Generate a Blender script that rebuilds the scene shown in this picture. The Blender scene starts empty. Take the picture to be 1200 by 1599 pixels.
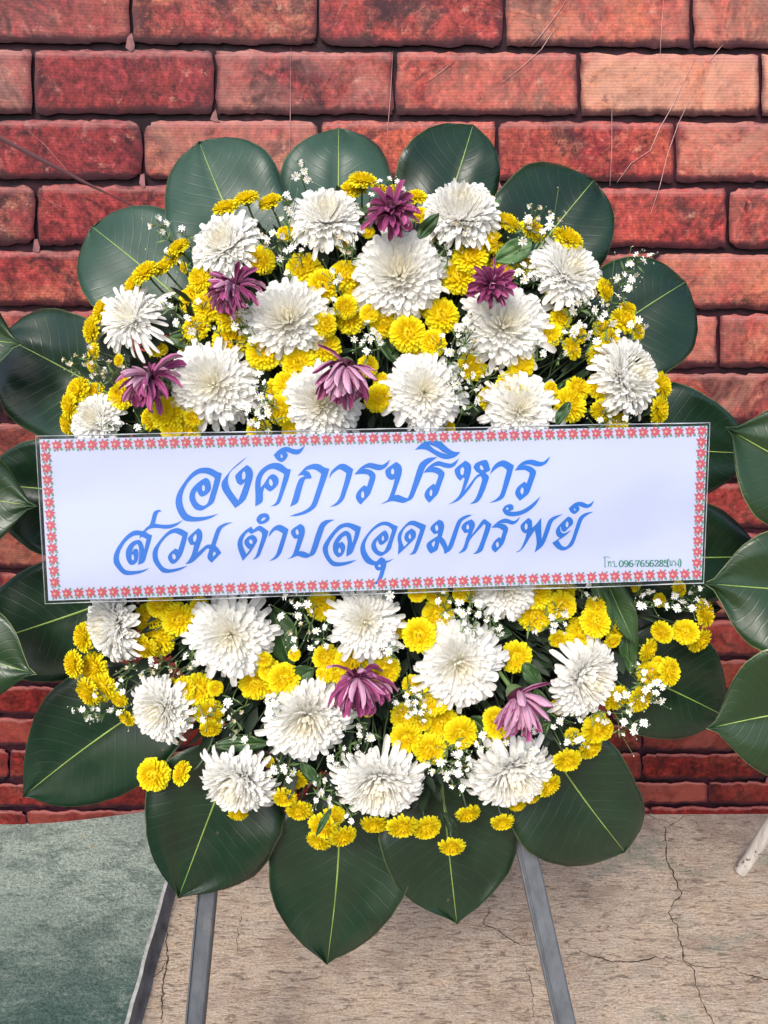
import bpy, math, random
import numpy as np
from mathutils import Vector, Matrix, noise as mnoise
from mathutils.geometry import tessellate_polygon

random.seed(7)
rng = np.random.default_rng(7)
R = math.radians
scene = bpy.context.scene
col = scene.collection

# ------------------------------------------------------------------ camera
H, PITCH, F = 1.36, R(19.0), 1203.0
cam_d = bpy.data.cameras.new('camera')
cam = bpy.data.objects.new('camera', cam_d)
col.objects.link(cam)
cam.location = (0, 0, H)
cam.rotation_euler = (R(90) - PITCH, 0, 0)
cam_d.sensor_fit = 'VERTICAL'
cam_d.sensor_height = 24.0
cam_d.lens = 24.0 * F / 1599.0
cam_d.clip_start = 0.02
cam_d.clip_end = 200
scene.camera = cam

# ------------------------------------------------------------------ light
SUN_EL, SUN_AZ = R(46), R(200)      # azimuth clockwise from +Y: behind the camera, a little left
world = bpy.data.worlds.new('World')
scene.world = world
world.use_nodes = True
wn = world.node_tree.nodes
wl = world.node_tree.links
bg = wn['Background']
sky = wn.new('ShaderNodeTexSky')
sky.sky_type = 'NISHITA'
sky.sun_disc = False
sky.sun_elevation = SUN_EL
sky.sun_rotation = SUN_AZ
sky.air_density = 1.0
sky.dust_density = 3.0
sky.ozone_density = 1.0
wl.new(sky.outputs[0], bg.inputs[0])
bg.inputs[1].default_value = 0.145
sd = bpy.data.lights.new('sun', 'SUN')
sd.energy = 1.5
sd.angle = R(15)
sd.color = (1.0, 0.96, 0.9)
sun = bpy.data.objects.new('sun', sd)
col.objects.link(sun)
dirv = Vector((math.sin(SUN_AZ) * math.cos(SUN_EL), math.cos(SUN_AZ) * math.cos(SUN_EL), math.sin(SUN_EL)))
sun.rotation_euler = dirv.to_track_quat('Z', 'Y').to_euler()
scene.view_settings.view_transform = 'Standard'
scene.view_settings.look = 'None'
scene.view_settings.exposure = 0.76
scene.view_settings.gamma = 1.0

# ------------------------------------------------------------------ geometry helpers
CP, SP = math.cos(PITCH), math.sin(PITCH)
CAM = Vector((0, 0, H))
def ray(px, py):
    x, y = (px - 600) / F, (py - 799.5) / F
    return Vector((x, CP - y * SP, -SP - y * CP))
TILT = R(15)                                    # the wreath leans back on its easel
WN = Vector((0, -math.cos(TILT), math.sin(TILT)))     # out of the wreath, towards the viewer
WU = Vector((0, math.sin(TILT), math.cos(TILT)))      # up along the wreath
WX = Vector((1, 0, 0))
WO = CAM + ray(600, 799.5) * 1.0
def P(px, py, z=0.0):
    d = ray(px, py)
    t = ((WO + WN * z) - CAM).dot(WN) / d.dot(WN)
    return CAM + d * t
def pxs(z=0.0):                                 # metres per picture pixel about the wreath
    return (1.0 - z) / F
def wall_y(x):
    s = min(max((-0.28 - x) / 0.62, 0), 1)
    return 1.6 - 0.09 * s * s * (3 - 2 * s)
def WALL(px, py, off=0.0):
    d = ray(px, py)
    y = 1.6
    for _ in range(8):
        t = y / d.y
        y = wall_y((d * t).x)
    p = CAM + d * (y / d.y)
    return Vector((p.x, p.y - off, p.z))
def FL(px, py, z=0.0):
    d = ray(px, py)
    return CAM + d * ((z - H) / d.z)

WORLD = {}
def link(o, parent=None, mat=None):
    """mat: world matrix; children of parts that share their frame pass 'same'."""
    col.objects.link(o)
    if parent is not None:
        o.parent = parent
    if isinstance(mat, str):
        WORLD[o.name] = WORLD[parent.name]
        return o
    m = mat if mat is not None else Matrix.Identity(4)
    o.matrix_basis = m
    if parent is not None:
        o.matrix_parent_inverse = WORLD[parent.name].inverted()
    WORLD[o.name] = m
    return o
def empty(name, loc, label, cat, group=None):
    o = bpy.data.objects.new(name, None)
    o.empty_display_size = 0.05
    link(o, None, Matrix.Translation(loc))
    o['label'] = label
    o['category'] = cat
    if group:
        o['group'] = group
    return o

class MB:
    def __init__(s):
        s.v, s.f, s.m, s.uv = [], [], [], []
    def grid(s, pts, uvs=None, mat=0, flip=False):
        """pts: rows x cols x 3"""
        pts = np.asarray(pts, float)
        r, c = pts.shape[:2]
        b = len(s.v)
        s.v.extend(map(tuple, pts.reshape(-1, 3)))
        if uvs is None:
            uvs = [[(j / (c - 1), i / (r - 1)) for j in range(c)] for i in range(r)]
        for i in range(r - 1):
            for j in range(c - 1):
                q = [(i, j), (i, j + 1), (i + 1, j + 1), (i + 1, j)]
                if flip:
                    q = q[::-1]
                s.f.append(tuple(b + a * c + d for a, d in q))
                s.uv.extend(uvs[a][d] for a, d in q)
                s.m.append(mat)
    def poly(s, idx_pts, faces, mat=0):
        b = len(s.v)
        s.v.extend(tuple(p) for p in idx_pts)
        for f in faces:
            s.f.append(tuple(b + k for k in f))
            s.uv.extend([(0, 0)] * len(f))
            s.m.append(mat)
    def tube(s, pts, rad, n=5, mat=0, cap=True, u=0.0):
        pts = [Vector(p) for p in pts]
        rads = rad if hasattr(rad, '__len__') else [rad] * len(pts)
        rings = []
        ref = None
        for i, p in enumerate(pts):
            t = (pts[min(i + 1, len(pts) - 1)] - pts[max(i - 1, 0)])
            if t.length < 1e-9:
                t = Vector((0, 0, 1))
            t.normalize()
            if ref is None:
                ref = Vector((0, 0, 1)) if abs(t.z) < 0.9 else Vector((1, 0, 0))
            a = t.cross(ref)
            if a.length < 1e-6:
                a = t.orthogonal()
            a.normalize()
            b = t.cross(a)
            ref = b.cross(t) if False else ref
            rings.append([p + (a * math.cos(2 * math.pi * k / n) + b * math.sin(2 * math.pi * k / n)) * rads[i] for k in range(n + 1)])
        s.grid([[tuple(q) for q in r] for r in rings], mat=mat)
        if cap:
            for r in (rings[0], rings[-1]):
                s.poly([tuple(q) for q in r[:n]], [tuple(range(n))], mat)
    def box(s, M, sx, sy, sz, mat=0):
        c = [M @ Vector((x * sx / 2, y * sy / 2, z * sz / 2)) for x in (-1, 1) for y in (-1, 1) for z in (-1, 1)]
        s.poly(c, [(0, 1, 3, 2), (4, 6, 7, 5), (0, 4, 5, 1), (2, 3, 7, 6), (0, 2, 6, 4), (1, 5, 7, 3)], mat)
    def mesh(s, name, mats, smooth=True):
        me = bpy.data.meshes.new(name)
        me.from_pydata(s.v, [], s.f)
        ul = me.uv_layers.new(name='UVMap')
        ul.data.foreach_set('uv', np.array(s.uv, dtype=np.float32).ravel())
        for m in mats:
            me.materials.append(m)
        me.polygons.foreach_set('material_index', np.array(s.m, dtype=np.int32))
        me.polygons.foreach_set('use_smooth', np.full(len(s.f), smooth))
        me.update()
        return me
    def obj(s, name, mats, parent=None, mat=None, smooth=True):
        if not isinstance(mats, (list, tuple)):
            mats = [mats]
        return link(bpy.data.objects.new(name, s.mesh(name, mats, smooth)), parent, mat)

# ------------------------------------------------------------------ materials
class NT:
    def __init__(s, name):
        s.m = bpy.data.materials.new(name)
        s.m.use_nodes = True
        s.n = s.m.node_tree.nodes
        s.l = s.m.node_tree.links
        s.b = s.n['Principled BSDF']
        s.out = s.n['Material Output']
    def node(s, t, **kw):
        n = s.n.new(t)
        for k, v in kw.items():
            if k.startswith('i_'):
                key = k[2:]
                n.inputs[int(key) if key.isdigit() else key].default_value = v
            else:
                setattr(n, k, v)
        return n
    def link(s, a, b):
        s.l.new(a, b)
    def coords(s, kind='Object', scale=(1, 1, 1), rot=(0, 0, 0)):
        tc = s.node('ShaderNodeTexCoord')
        mp = s.node('ShaderNodeMapping')
        mp.inputs['Scale'].default_value = scale
        mp.inputs['Rotation'].default_value = rot
        s.link(tc.outputs[kind], mp.inputs[0])
        return mp.outputs[0]
    def noise(s, vec, scale, detail=4, rough=0.55, dist=0.0):
        n = s.node('ShaderNodeTexNoise', i_Scale=scale, i_Detail=detail, i_Roughness=rough, i_Distortion=dist)
        s.link(vec, n.inputs['Vector'])
        return n.outputs[0]
    def ramp(s, fac, stops, interp='LINEAR'):
        r = s.node('ShaderNodeValToRGB')
        cr = r.color_ramp
        cr.interpolation = interp
        while len(cr.elements) < len(stops):
            cr.elements.new(0.5)
        for e, (p, c) in zip(cr.elements, stops):
            e.position = p
            e.color = (c[0], c[1], c[2], 1) if hasattr(c, '__len__') else (c, c, c, 1)
        s.link(fac, r.inputs[0])
        return r.outputs[0]
    def mix(s, fac, a, b, mode='MIX'):
        m = s.node('ShaderNodeMix', data_type='RGBA', blend_type=mode)
        for v, i in ((fac, 0), (a, 6), (b, 7)):
            if isinstance(v, (int, float)):
                m.inputs[i].default_value = v
            elif isinstance(v, tuple):
                m.inputs[i].default_value = (*v, 1)
            else:
                s.link(v, m.inputs[i])
        return m.outputs[2]
    def math(s, op, a, b=None):
        m = s.node('ShaderNodeMath', operation=op)
        for v, i in ((a, 0), (b, 1)):
            if v is None:
                continue
            if isinstance(v, (int, float)):
                m.inputs[i].default_value = v
            else:
                s.link(v, m.inputs[i])
        return m.outputs[0]
    def bump(s, h, strength=0.3, dist=0.01):
        b = s.node('ShaderNodeBump', i_Strength=strength, i_Distance=dist)
        s.link(h, b.inputs['Height'])
        s.link(b.outputs[0], s.b.inputs['Normal'])
        return b
    def base(s, c, rough=0.5, spec=0.5):
        if isinstance(c, tuple):
            s.b.inputs['Base Color'].default_value = (*c, 1)
        else:
            s.link(c, s.b.inputs['Base Color'])
        s.b.inputs['Roughness'].default_value = rough
        s.b.inputs['Specular IOR Level'].default_value = spec
        return s
    def translucent(s, c, fac):
        t = s.node('ShaderNodeBsdfTranslucent')
        if isinstance(c, tuple):
            t.inputs[0].default_value = (*c, 1)
        else:
            s.link(c, t.inputs[0])
        mx = s.node('ShaderNodeMixShader')
        mx.inputs[0].default_value = fac
        s.link(s.b.outputs[0], mx.inputs[1])
        s.link(t.outputs[0], mx.inputs[2])
        s.link(mx.outputs[0], s.out.inputs[0])

def sep_uv(t):
    uv = t.node('ShaderNodeUVMap')
    sp = t.node('ShaderNodeSeparateXYZ')
    t.link(uv.outputs[0], sp.inputs[0])
    return sp.outputs[0], sp.outputs[1]

def m_leaf(name, base, light, rough=0.33, vein=(0.09, 0.16, 0.06)):
    t = NT(name)
    u, v = sep_uv(t)                      # u across -1..1 (stored 0..1), v along
    au = t.math('ABSOLUTE', t.math('SUBTRACT', u, 0.5))
    # lateral veins slant forward from the midrib
    ph = t.math('ADD', t.math('MULTIPLY', v, 15.0), t.math('MULTIPLY', au, -7.0))
    o = t.coords('Object')
    nz = t.noise(o, 9, 3)
    ph = t.math('ADD', ph, t.math('MULTIPLY', nz, 1.3))
    fr = t.math('FRACT', ph)
    tri = t.math('ABSOLUTE', t.math('SUBTRACT', fr, 0.5))
    veins = t.ramp(tri, [(0.0, 1.0), (0.035, 0.0)])
    fine = t.noise(t.coords('UV', (40, 160, 1)), 1.0, 3)
    blotch = t.noise(o, 14, 5, 0.6)
    c = t.mix(t.ramp(blotch, [(0.3, 0), (0.75, 1)]), base, light)
    edge = t.ramp(au, [(0.488, 0.0), (0.498, 1.0)])
    c = t.mix(t.math('MULTIPLY', veins, 0.13), c, vein)
    c = t.mix(t.math('MULTIPLY', edge, 0.35 if 'fresh' not in name else 0.9), c, (0.22, 0.27, 0.11))
    dust = t.noise(t.coords('Object', (1, 1, 1)), 260, 2, 0.7)
    c = t.mix(t.ramp(dust, [(0.78, 0), (0.86, 0.5)]), c, (0.25, 0.28, 0.26))
    sp_ = t.noise(o, 38, 2, 0.5)
    c = t.mix(t.ramp(sp_, [(0.76, 0.0), (0.80, 0.7)]), c, (0.10, 0.075, 0.04))
    t.base(c, rough, 0.5)
    t.link(t.ramp(t.noise(o, 22, 5, 0.65), [(0.3, rough - 0.06), (0.7, rough + 0.14)]), t.b.inputs['Roughness'])
    h = t.math('ADD', t.math('MULTIPLY', t.ramp(tri, [(0.0, 0.0), (0.10, 1.0)]), 0.45), t.math('MULTIPLY', fine, 0.25))
    h = t.math('ADD', h, t.math('MULTIPLY', blotch, 1.2))
    t.bump(h, 0.4, 0.001)
    return t.m
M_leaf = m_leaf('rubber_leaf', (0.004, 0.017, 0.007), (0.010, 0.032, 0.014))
M_leaf_sky = m_leaf('rubber_leaf_skylit', (0.018, 0.048, 0.030), (0.030, 0.070, 0.046), 0.40)  # sky reflection on the top leaves, painted in as a lighter grey-green
M_leaf_n = m_leaf('rubber_leaf_fresh', (0.010, 0.030, 0.009), (0.016, 0.042, 0.013))
M_leaf_s = m_leaf('small_leaf', (0.02, 0.055, 0.014), (0.035, 0.09, 0.022), 0.42)
M_leaf_l = m_leaf('pale_small_leaf', (0.06, 0.13, 0.04), (0.09, 0.18, 0.06), 0.45)
def m_plain(name, c, rough=0.5, spec=0.5, nscale=40, var=0.25, bump=0.0, bs=200):
    t = NT(name)
    n = t.noise(t.coords('Object'), nscale, 4)
    lo = tuple(x * (1 - var) for x in c)
    hi = tuple(min(x * (1 + var), 1) for x in c)
    t.base(t.mix(t.ramp(n, [(0.3, 0), (0.7, 1)]), lo, hi), rough, spec)
    if bump:
        t.bump(t.noise(t.coords('Object'), bs, 4), bump, 0.002)
    return t.m
M_rib = m_plain('midrib', (0.23, 0.33, 0.07), 0.45)
M_stem = m_plain('stem', (0.05, 0.085, 0.035), 0.6)
M_stem_l = m_plain('sprig_stem', (0.10, 0.17, 0.05), 0.6)
M_fol = m_plain('dark_foliage', (0.012, 0.025, 0.012), 0.6, 0.3)
M_foam = m_plain('moss_base', (0.006, 0.011, 0.008), 0.9, 0.1, bump=0.6, bs=90)
M_calyx = m_plain('calyx', (0.10, 0.16, 0.06), 0.6)

def m_petal_white():
    t = NT('white_petal')
    u, v = sep_uv(t)
    c = t.mix(t.ramp(u, [(0.0, 1.0), (0.10, 0.25), (0.3, 0.0)]), (0.92, 0.92, 0.905), (0.90, 0.86, 0.72))
    n = t.noise(t.coords('Object'), 3.0, 3)
    c = t.mix(t.ramp(n, [(0.35, 0.0), (0.8, 0.5)]), c, (0.92, 0.89, 0.80))
    t.base(c, 0.6, 0.25)
    t.translucent(c, 0.40)
    return t.m
M_white = m_petal_white()
def m_petal_yellow():
    t = NT('yellow_petal')
    u, v = sep_uv(t)
    n = t.noise(t.coords('Object'), 3.0, 3)
    c = t.ramp(u, [(0.0, (0.40, 0.19, 0.005)), (0.03, (0.76, 0.52, 0.004)), (0.10, (0.86, 0.69, 0.005)), (0.35, (0.88, 0.79, 0.012)), (1.0, (0.88, 0.82, 0.03))])
    c = t.mix(t.ramp(v, [(0.35, 0.45), (0.85, 0.0)]), c, (0.80, 0.50, 0.004))
    oi = t.node('ShaderNodeObjectInfo')
    c = t.mix(t.math('MULTIPLY', oi.outputs['Random'], 0.35), c, (0.86, 0.72, 0.01))
    t.base(c, 0.65, 0.2)
    t.translucent(c, 0.3)
    return t.m
M_yel = m_petal_yellow()
def m_purple(name, a, b, streak):
    t = NT(name)
    u, v = sep_uv(t)
    n = t.noise(t.coords('UV', (14, 1.5, 1)), 1.0, 2)
    c = t.mix(v, a, b)
    c = t.mix(t.ramp(n, [(0.4, 0.0), (0.65, 0.6)]), c, streak)
    ed = t.ramp(t.math('ABSOLUTE', t.math('SUBTRACT', u, 0.5)), [(0.3, 0.0), (0.5, 0.55)])
    c = t.mix(ed, c, streak)
    big = t.noise(t.coords('Object'), 1.4, 2)
    c = t.mix(t.ramp(big, [(0.4, 0.0), (0.7, 0.55)]), c, tuple(x * 0.55 for x in a))
    t.base(c, 0.5, 0.3)
    t.translucent(c, 0.15)
    return t.m
M_pur_top = m_purple('purple_petal_face', (0.10, 0.005, 0.04), (0.36, 0.03, 0.17), (0.58, 0.17, 0.38))
M_pur_back = m_purple('purple_petal_back', (0.36, 0.10, 0.22), (0.62, 0.33, 0.48), (0.74, 0.50, 0.62))
M_pur_dark = m_plain('dark_purple_centre', (0.05, 0.006, 0.02), 0.6, 0.3, 60)
M_dpetal = m_plain('daisy_petal', (0.84, 0.84, 0.80), 0.6, 0.2, 50, 0.04)
M_dcen = m_plain('daisy_centre', (0.62, 0.52, 0.06), 0.7, 0.2, 90, 0.3)
M_dry = m_plain('dry_floret', (0.60, 0.53, 0.40), 0.8, 0.1, 120, 0.3)

# ------------------------------------------------------------------ petals and flower heads
GOLD = math.pi * (3 - math.sqrt(5))
TW = [(0, .30), (.3, .5), (.55, .8), (.75, 1.0), (.88, .98), (.96, .74), (1, .28)]
TN = [(0, .5), (.5, .9), (.85, 1.0), (1, .5)]
def petal_pts(tip, ctrl, base, width, cols=5, prof=TW, cup=0.5, twist=0.0, side=None):
    tip, ctrl, base = np.array(tip, float), np.array(ctrl, float), np.array(base, float)
    if side is None:
        side = np.cross(tip - base, np.array([0, 0, 1.0]) + (tip - ctrl) * 0.001)
        if np.linalg.norm(side) < 1e-6:
            side = np.array([1.0, 0, 0])
    side = side / (np.linalg.norm(side) + 1e-9)
    rows = []
    for t, w in prof:
        c = (1 - t) ** 2 * base + 2 * t * (1 - t) * ctrl + t * t * tip
        tan = 2 * (1 - t) * (ctrl - base) + 2 * t * (tip - ctrl)
        tan /= np.linalg.norm(tan) + 1e-9
        nr = np.cross(tan, side)
        nr /= np.linalg.norm(nr) + 1e-9
        a = twist * t
        sd_ = side * math.cos(a) + nr * math.sin(a)
        nr2 = nr * math.cos(a) - side * math.sin(a)
        ww = w * width
        rows.append([tuple(c + sd_ * ww * k + nr2 * cup * ww * (k * k)) for k in np.linspace(-1, 1, cols)])
    return rows

def add_petal(mb, pts, u, mat=0):
    r, c = len(pts), len(pts[0])
    mb.grid(pts, [[(u, i / (r - 1)) for j in range(c)] for i in range(r)], mat)

def mum_dirs(n, amax, jit, rg):
    out = []
    for i in range(n):
        s = (i + 0.5) / n
        a = math.acos(1 - s * (1 - math.cos(amax)))
        out.append((s, a + rg.normal(0, jit), i * GOLD + rg.normal(0, 0.05)))
    return out

def dome_petal(s, a, ph, L, h, width, rg, incurve, reflex, cols, prof, cup, tw=0.0):
    def d(al, l):
        return np.array([math.sin(al) * math.cos(ph), math.sin(al) * math.sin(ph), math.cos(al) * h]) * l
    tip = d(a, L)
    delta = incurve + (reflex - incurve) * s
    ctrl = d(max(a + delta, 0.02), L * 0.62)
    side = np.array([-math.sin(ph), math.cos(ph), 0.0])
    return petal_pts(tip, ctrl, (0, 0, -0.12), width, cols, prof, cup, tw, side)

def make_mum(seed, n=300, spiky=0.0):
    rg = np.random.default_rng(seed)
    inner, outer = MB(), []
    ds = mum_dirs(n, R(112), 0.055, rg)
    sx, sy = rg.normal(0, 0.03, 2)
    for i, (s, a, ph) in enumerate(ds):
        L = (0.74 + 0.20 * s) * (1 + rg.normal(0, 0.045 + 0.05 * s + 0.06 * spiky))
        if s > 0.82:
            L *= 1.0 + abs(rg.normal(0, 0.075 + 0.14 * spiky))
        w = (0.042 + 0.034 * min(s * 2.2, 1)) * (1 - 0.2 * spiky) * rg.uniform(0.85, 1.2)
        inc = R(12 + 26 * min(s / 0.18, 1)) * (1 - spiky * 0.5)
        if s < 0.2:
            L *= 1 + rg.normal(0, 0.06)
        pts = dome_petal(s, a, ph + rg.normal(0, 0.06) * s, L, 0.70, w, rg, inc, R(-34 + rg.normal(0, 7)), 5, TW, 0.62, rg.normal(0, 0.3))
        if i >= n - 7:
            m = MB()
            add_petal(m, pts, s)
            outer.append(m.mesh('petal', [M_white]))
        else:
            add_petal(inner, pts, s)
    # green receptacle behind the head
    rings = []
    for z, r in ((-0.02, 0.02), (-0.06, 0.2), (-0.16, 0.22), (-0.28, 0.12), (-0.36, 0.05)):
        rings.append([(r * math.cos(k * math.pi / 4), r * math.sin(k * math.pi / 4), z) for k in range(9)])
    inner.grid(rings, mat=1)
    return inner.mesh('white_chrysanthemum', [M_white, M_calyx]), outer

def make_pompon(seed, n=150):
    rg = np.random.default_rng(seed)
    mb = MB()
    for s, a, ph in mum_dirs(n, R(118), 0.06, rg):
        L = (0.88 + 0.10 * s) * (1 + rg.normal(0, 0.035)) * (1 - 0.25 * math.exp(-(a / 0.35) ** 2))
        w = (0.062 + 0.06 * s) * rg.uniform(0.85, 1.15)
        add_petal(mb, dome_petal(s, a, ph, L, 0.70, w, rg, R(22), R(-26), 3, TN, 0.5, rg.normal(0, 0.25)), s)
    rings = []
    for z, r in ((0.3, 0.02), (0.25, 0.35), (-0.1, 0.5), (-0.35, 0.3), (-0.5, 0.08)):
        rings.append([(r * math.cos(k * math.pi / 4), r * math.sin(k * math.pi / 4), z) for k in range(9)])
    mb.grid(rings[:3], [[(0.35, 0)] * 9] * 3, mat=0)
    mb.grid(rings[2:], mat=1)
    return mb.mesh('yellow_button_chrysanthemum', [M_yel, M_calyx])

def make_daisy(seed, dry=False, bud=False):
    rg = np.random.default_rng(seed)
    mb = MB()
    n = 12
    for k in range(n):
        ph = 2 * math.pi * k / n + rg.normal(0, 0.1)
        el = rg.normal(0.25, 0.15) + (0.6 if dry else 0) + (1.1 if bud else 0)
        L = rg.uniform(0.8, 1.08) * (0.6 if bud else 1)
        d = np.array([math.cos(ph) * math.cos(el), math.sin(ph) * math.cos(el), math.sin(el)])
        tip = d * L + np.array([0, 0, -0.1 if not bud else 0.1])
        pts = petal_pts(tip, d * L * 0.5 + np.array([0, 0, 0.1]), (0, 0, 0), 0.13, 3, TN, 0.3, side=np.array([-math.sin(ph), math.cos(ph), 0]))
        add_petal(mb, pts, 0.5, 0)
    rings = [[(r * math.cos(k * math.pi / 3), r * math.sin(k * math.pi / 3), z) for k in range(7)] for z, r in ((0.2, 0.01), (0.17, 0.16), (0.05, 0.24))]
    if not bud:
        mb.grid(rings, mat=1)
    rings = [[(r * math.cos(k * math.pi / 3), r * math.sin(k * math.pi / 3), z) for k in range(7)] for z, r in ((0.02, 0.24), (-0.3, 0.2), (-0.6, 0.04))]
    mb.grid(rings, mat=2)
    return mb

# ------------------------------------------------------------------ setting: backdrop
def m_brick():
    t = NT('printed_brick')
    oi = t.node('ShaderNodeObjectInfo')
    o0 = t.coords('Object')
    sp = t.node('ShaderNodeSeparateXYZ')
    t.link(o0, sp.inputs[0])
    add = t.node('ShaderNodeVectorMath', operation='ADD')
    cmb = t.node('ShaderNodeCombineXYZ')
    t.link(t.math('MULTIPLY', oi.outputs['Random'], 37.0), cmb.inputs[1])
    t.link(o0, add.inputs[0])
    t.link(cmb.outputs[0], add.inputs[1])
    o = add.outputs[0]
    n1 = t.noise(o, 9, 5, 0.6, 0.6)
    n2 = t.noise(o, 26, 6, 0.68, 0.3)
    n3 = t.noise(o, 70, 4, 0.7)
    n4 = t.noise(o, 6.5, 3, 0.5, 1.0)
    c = t.mix(t.ramp(n2, [(0.36, 0), (0.58, 1)]), (0.20, 0.028, 0.035), (0.50, 0.10, 0.09))
    pal = t.ramp(oi.outputs['Random'], [(0.0, (0.52, 0.10, 0.075)), (0.35, (0.58, 0.20, 0.11)), (0.6, (0.46, 0.08, 0.08)), (0.8, (0.64, 0.33, 0.18)), (1.0, (0.50, 0.13, 0.10))])
    c = t.mix(t.ramp(n1, [(0.42, 0), (0.66, 0.85)]), c, pal)
    c = t.mix(t.ramp(n4, [(0.58, 0), (0.75, 0.7)]), c, (0.72, 0.45, 0.27))
    c = t.mix(t.ramp(t.noise(o, 13, 5, 0.7, 1.2), [(0.58, 0), (0.68, 0.8)]), c, (0.06, 0.012, 0.02))
    c = t.mix(t.ramp(n3, [(0.62, 0), (0.78, 0.35)]), c, (0.75, 0.5, 0.4))
    crag = t.noise(o, 20, 7, 0.78, 0.9)
    c = t.mix(t.ramp(crag, [(0.34, 0.85), (0.44, 0.0)]), c, (0.10, 0.018, 0.026))
    c = t.mix(t.ramp(crag, [(0.57, 0.0), (0.68, 0.65)]), c, (0.72, 0.38, 0.28))
    scorch = t.noise(o, 6.5, 9, 0.78, 0.7)
    c = t.mix(t.ramp(scorch, [(0.51, 0.0), (0.59, 0.75), (0.70, 1.0)]), c, (0.085, 0.022, 0.035))
    fine = t.noise(o, 95, 5, 0.75)
    c = t.mix(1.0, c, t.ramp(fine, [(0.32, 0.42), (0.68, 1.45)]), 'MULTIPLY')
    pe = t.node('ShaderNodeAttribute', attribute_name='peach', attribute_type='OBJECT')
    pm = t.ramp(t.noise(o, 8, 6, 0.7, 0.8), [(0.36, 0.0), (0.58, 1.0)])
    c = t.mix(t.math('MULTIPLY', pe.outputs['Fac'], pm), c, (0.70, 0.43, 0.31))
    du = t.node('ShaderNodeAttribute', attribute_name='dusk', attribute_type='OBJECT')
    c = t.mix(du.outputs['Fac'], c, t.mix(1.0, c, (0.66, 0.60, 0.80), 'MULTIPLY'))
    gm = t.node('ShaderNodeGamma', i_Gamma=1.24)
    t.link(c, gm.inputs[0])
    c = t.mix(1.0, gm.outputs[0], (1.03, 0.98, 1.02), 'MULTIPLY')
    sc = t.noise(t.coords('Object', (1, 1, 1.7)), 17, 8, 0.8, 0.5)
    c = t.mix(t.ramp(sc, [(0.34, 0.9), (0.43, 0.0)]), c, (0.06, 0.012, 0.022))
    c = t.mix(t.ramp(sc, [(0.60, 0.0), (0.70, 0.6)]), c, (0.74, 0.38, 0.27))
    # brick tone attribute: deeper reds lower down, part print, part painted fall-off of sky sheen
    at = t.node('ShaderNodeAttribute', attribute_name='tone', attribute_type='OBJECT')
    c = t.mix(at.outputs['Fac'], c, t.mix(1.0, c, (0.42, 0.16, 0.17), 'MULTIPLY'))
    # painted edge light and dark rim that belong to the print
    u, v = sep_uv(t)
    ev = t.math('ADD', v, t.math('MULTIPLY', t.math('SUBTRACT', t.noise(o, 34, 4, 0.7), 0.5), 0.22))
    eu = t.math('ADD', t.math('ABSOLUTE', t.math('SUBTRACT', u, 0.5)), t.math('MULTIPLY', t.math('SUBTRACT', t.noise(o, 30, 4, 0.7), 0.5), 0.05))
    c = t.mix(t.ramp(ev, [(0.86, 0.0), (0.95, 0.45), (1.0, 0.1)]), c, (0.56, 0.24, 0.22))
    c = t.mix(t.ramp(eu, [(0.47, 0.0), (0.49, 0.5), (0.5, 0.9)]), c, (0.08, 0.014, 0.022))
    c = t.mix(t.ramp(ev, [(0.0, 1.0), (0.08, 0.85), (0.15, 0.0)]), c, (0.035, 0.008, 0.014))
    # fine horizontal printer lines
    wz = t.math('SINE', t.math('MULTIPLY', sp.outputs[2], 2 * math.pi / 0.0052))
    line = t.math('MULTIPLY', t.math('ADD', wz, 1.0), 0.5)
    lvar = t.noise(t.coords('Object', (3, 3, 240)), 1.0, 2)
    c = t.mix(t.math('MULTIPLY', line, t.math('MULTIPLY', lvar, 0.62)), c, t.mix(1.0, c, (0.42, 0.34, 0.40), 'MULTIPLY'))
    t.base(c, 0.42, 0.28)
    h = t.noise(t.coords('Object'), 5, 4, 0.6)
    t.bump(h, 0.25, 0.004)
    return t.m
M_brick = m_brick()
def m_mortar():
    t = NT('printed_mortar')
    o = t.coords('Object')
    n = t.noise(o, 14, 5, 0.6)
    c = t.mix(t.ramp(n, [(0.4, 0), (0.7, 1)]), (0.012, 0.004, 0.008), (0.055, 0.012, 0.022))
    t.base(c, 0.55, 0.2)
    t.bump(t.noise(o, 60, 3), 0.3, 0.003)
    return t.m
M_mortar = m_mortar()
M_joint = m_plain('pale_joint', (0.22, 0.085, 0.09), 0.4, 0.5, 60, 0.5)

backdrop = empty('brick_backdrop', (0, 1.62, 0), 'glossy red brick print backdrop sheet hanging behind the flower wreath', 'backdrop')
sheet = MB()
xs = np.linspace(-2.2, 2.2, 61)
def sheet_bottom(x):
    s = min(max((-0.46 - x) / 0.05, 0), 1)
    return -0.004 + 0.047 * s
sheet.grid([[(x, wall_y(x) + 0.006, sheet_bottom(x) + (2.6 - sheet_bottom(x)) * k / 6) for x in xs] for k in range(7)], flip=False)
sheet.grid([[(x, wall_y(x) + 0.011, sheet_bottom(x) + (2.6 - sheet_bottom(x)) * k / 6) for x in xs] for k in range(7)], flip=True)
sheet.obj('sheet', M_mortar, backdrop)

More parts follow.
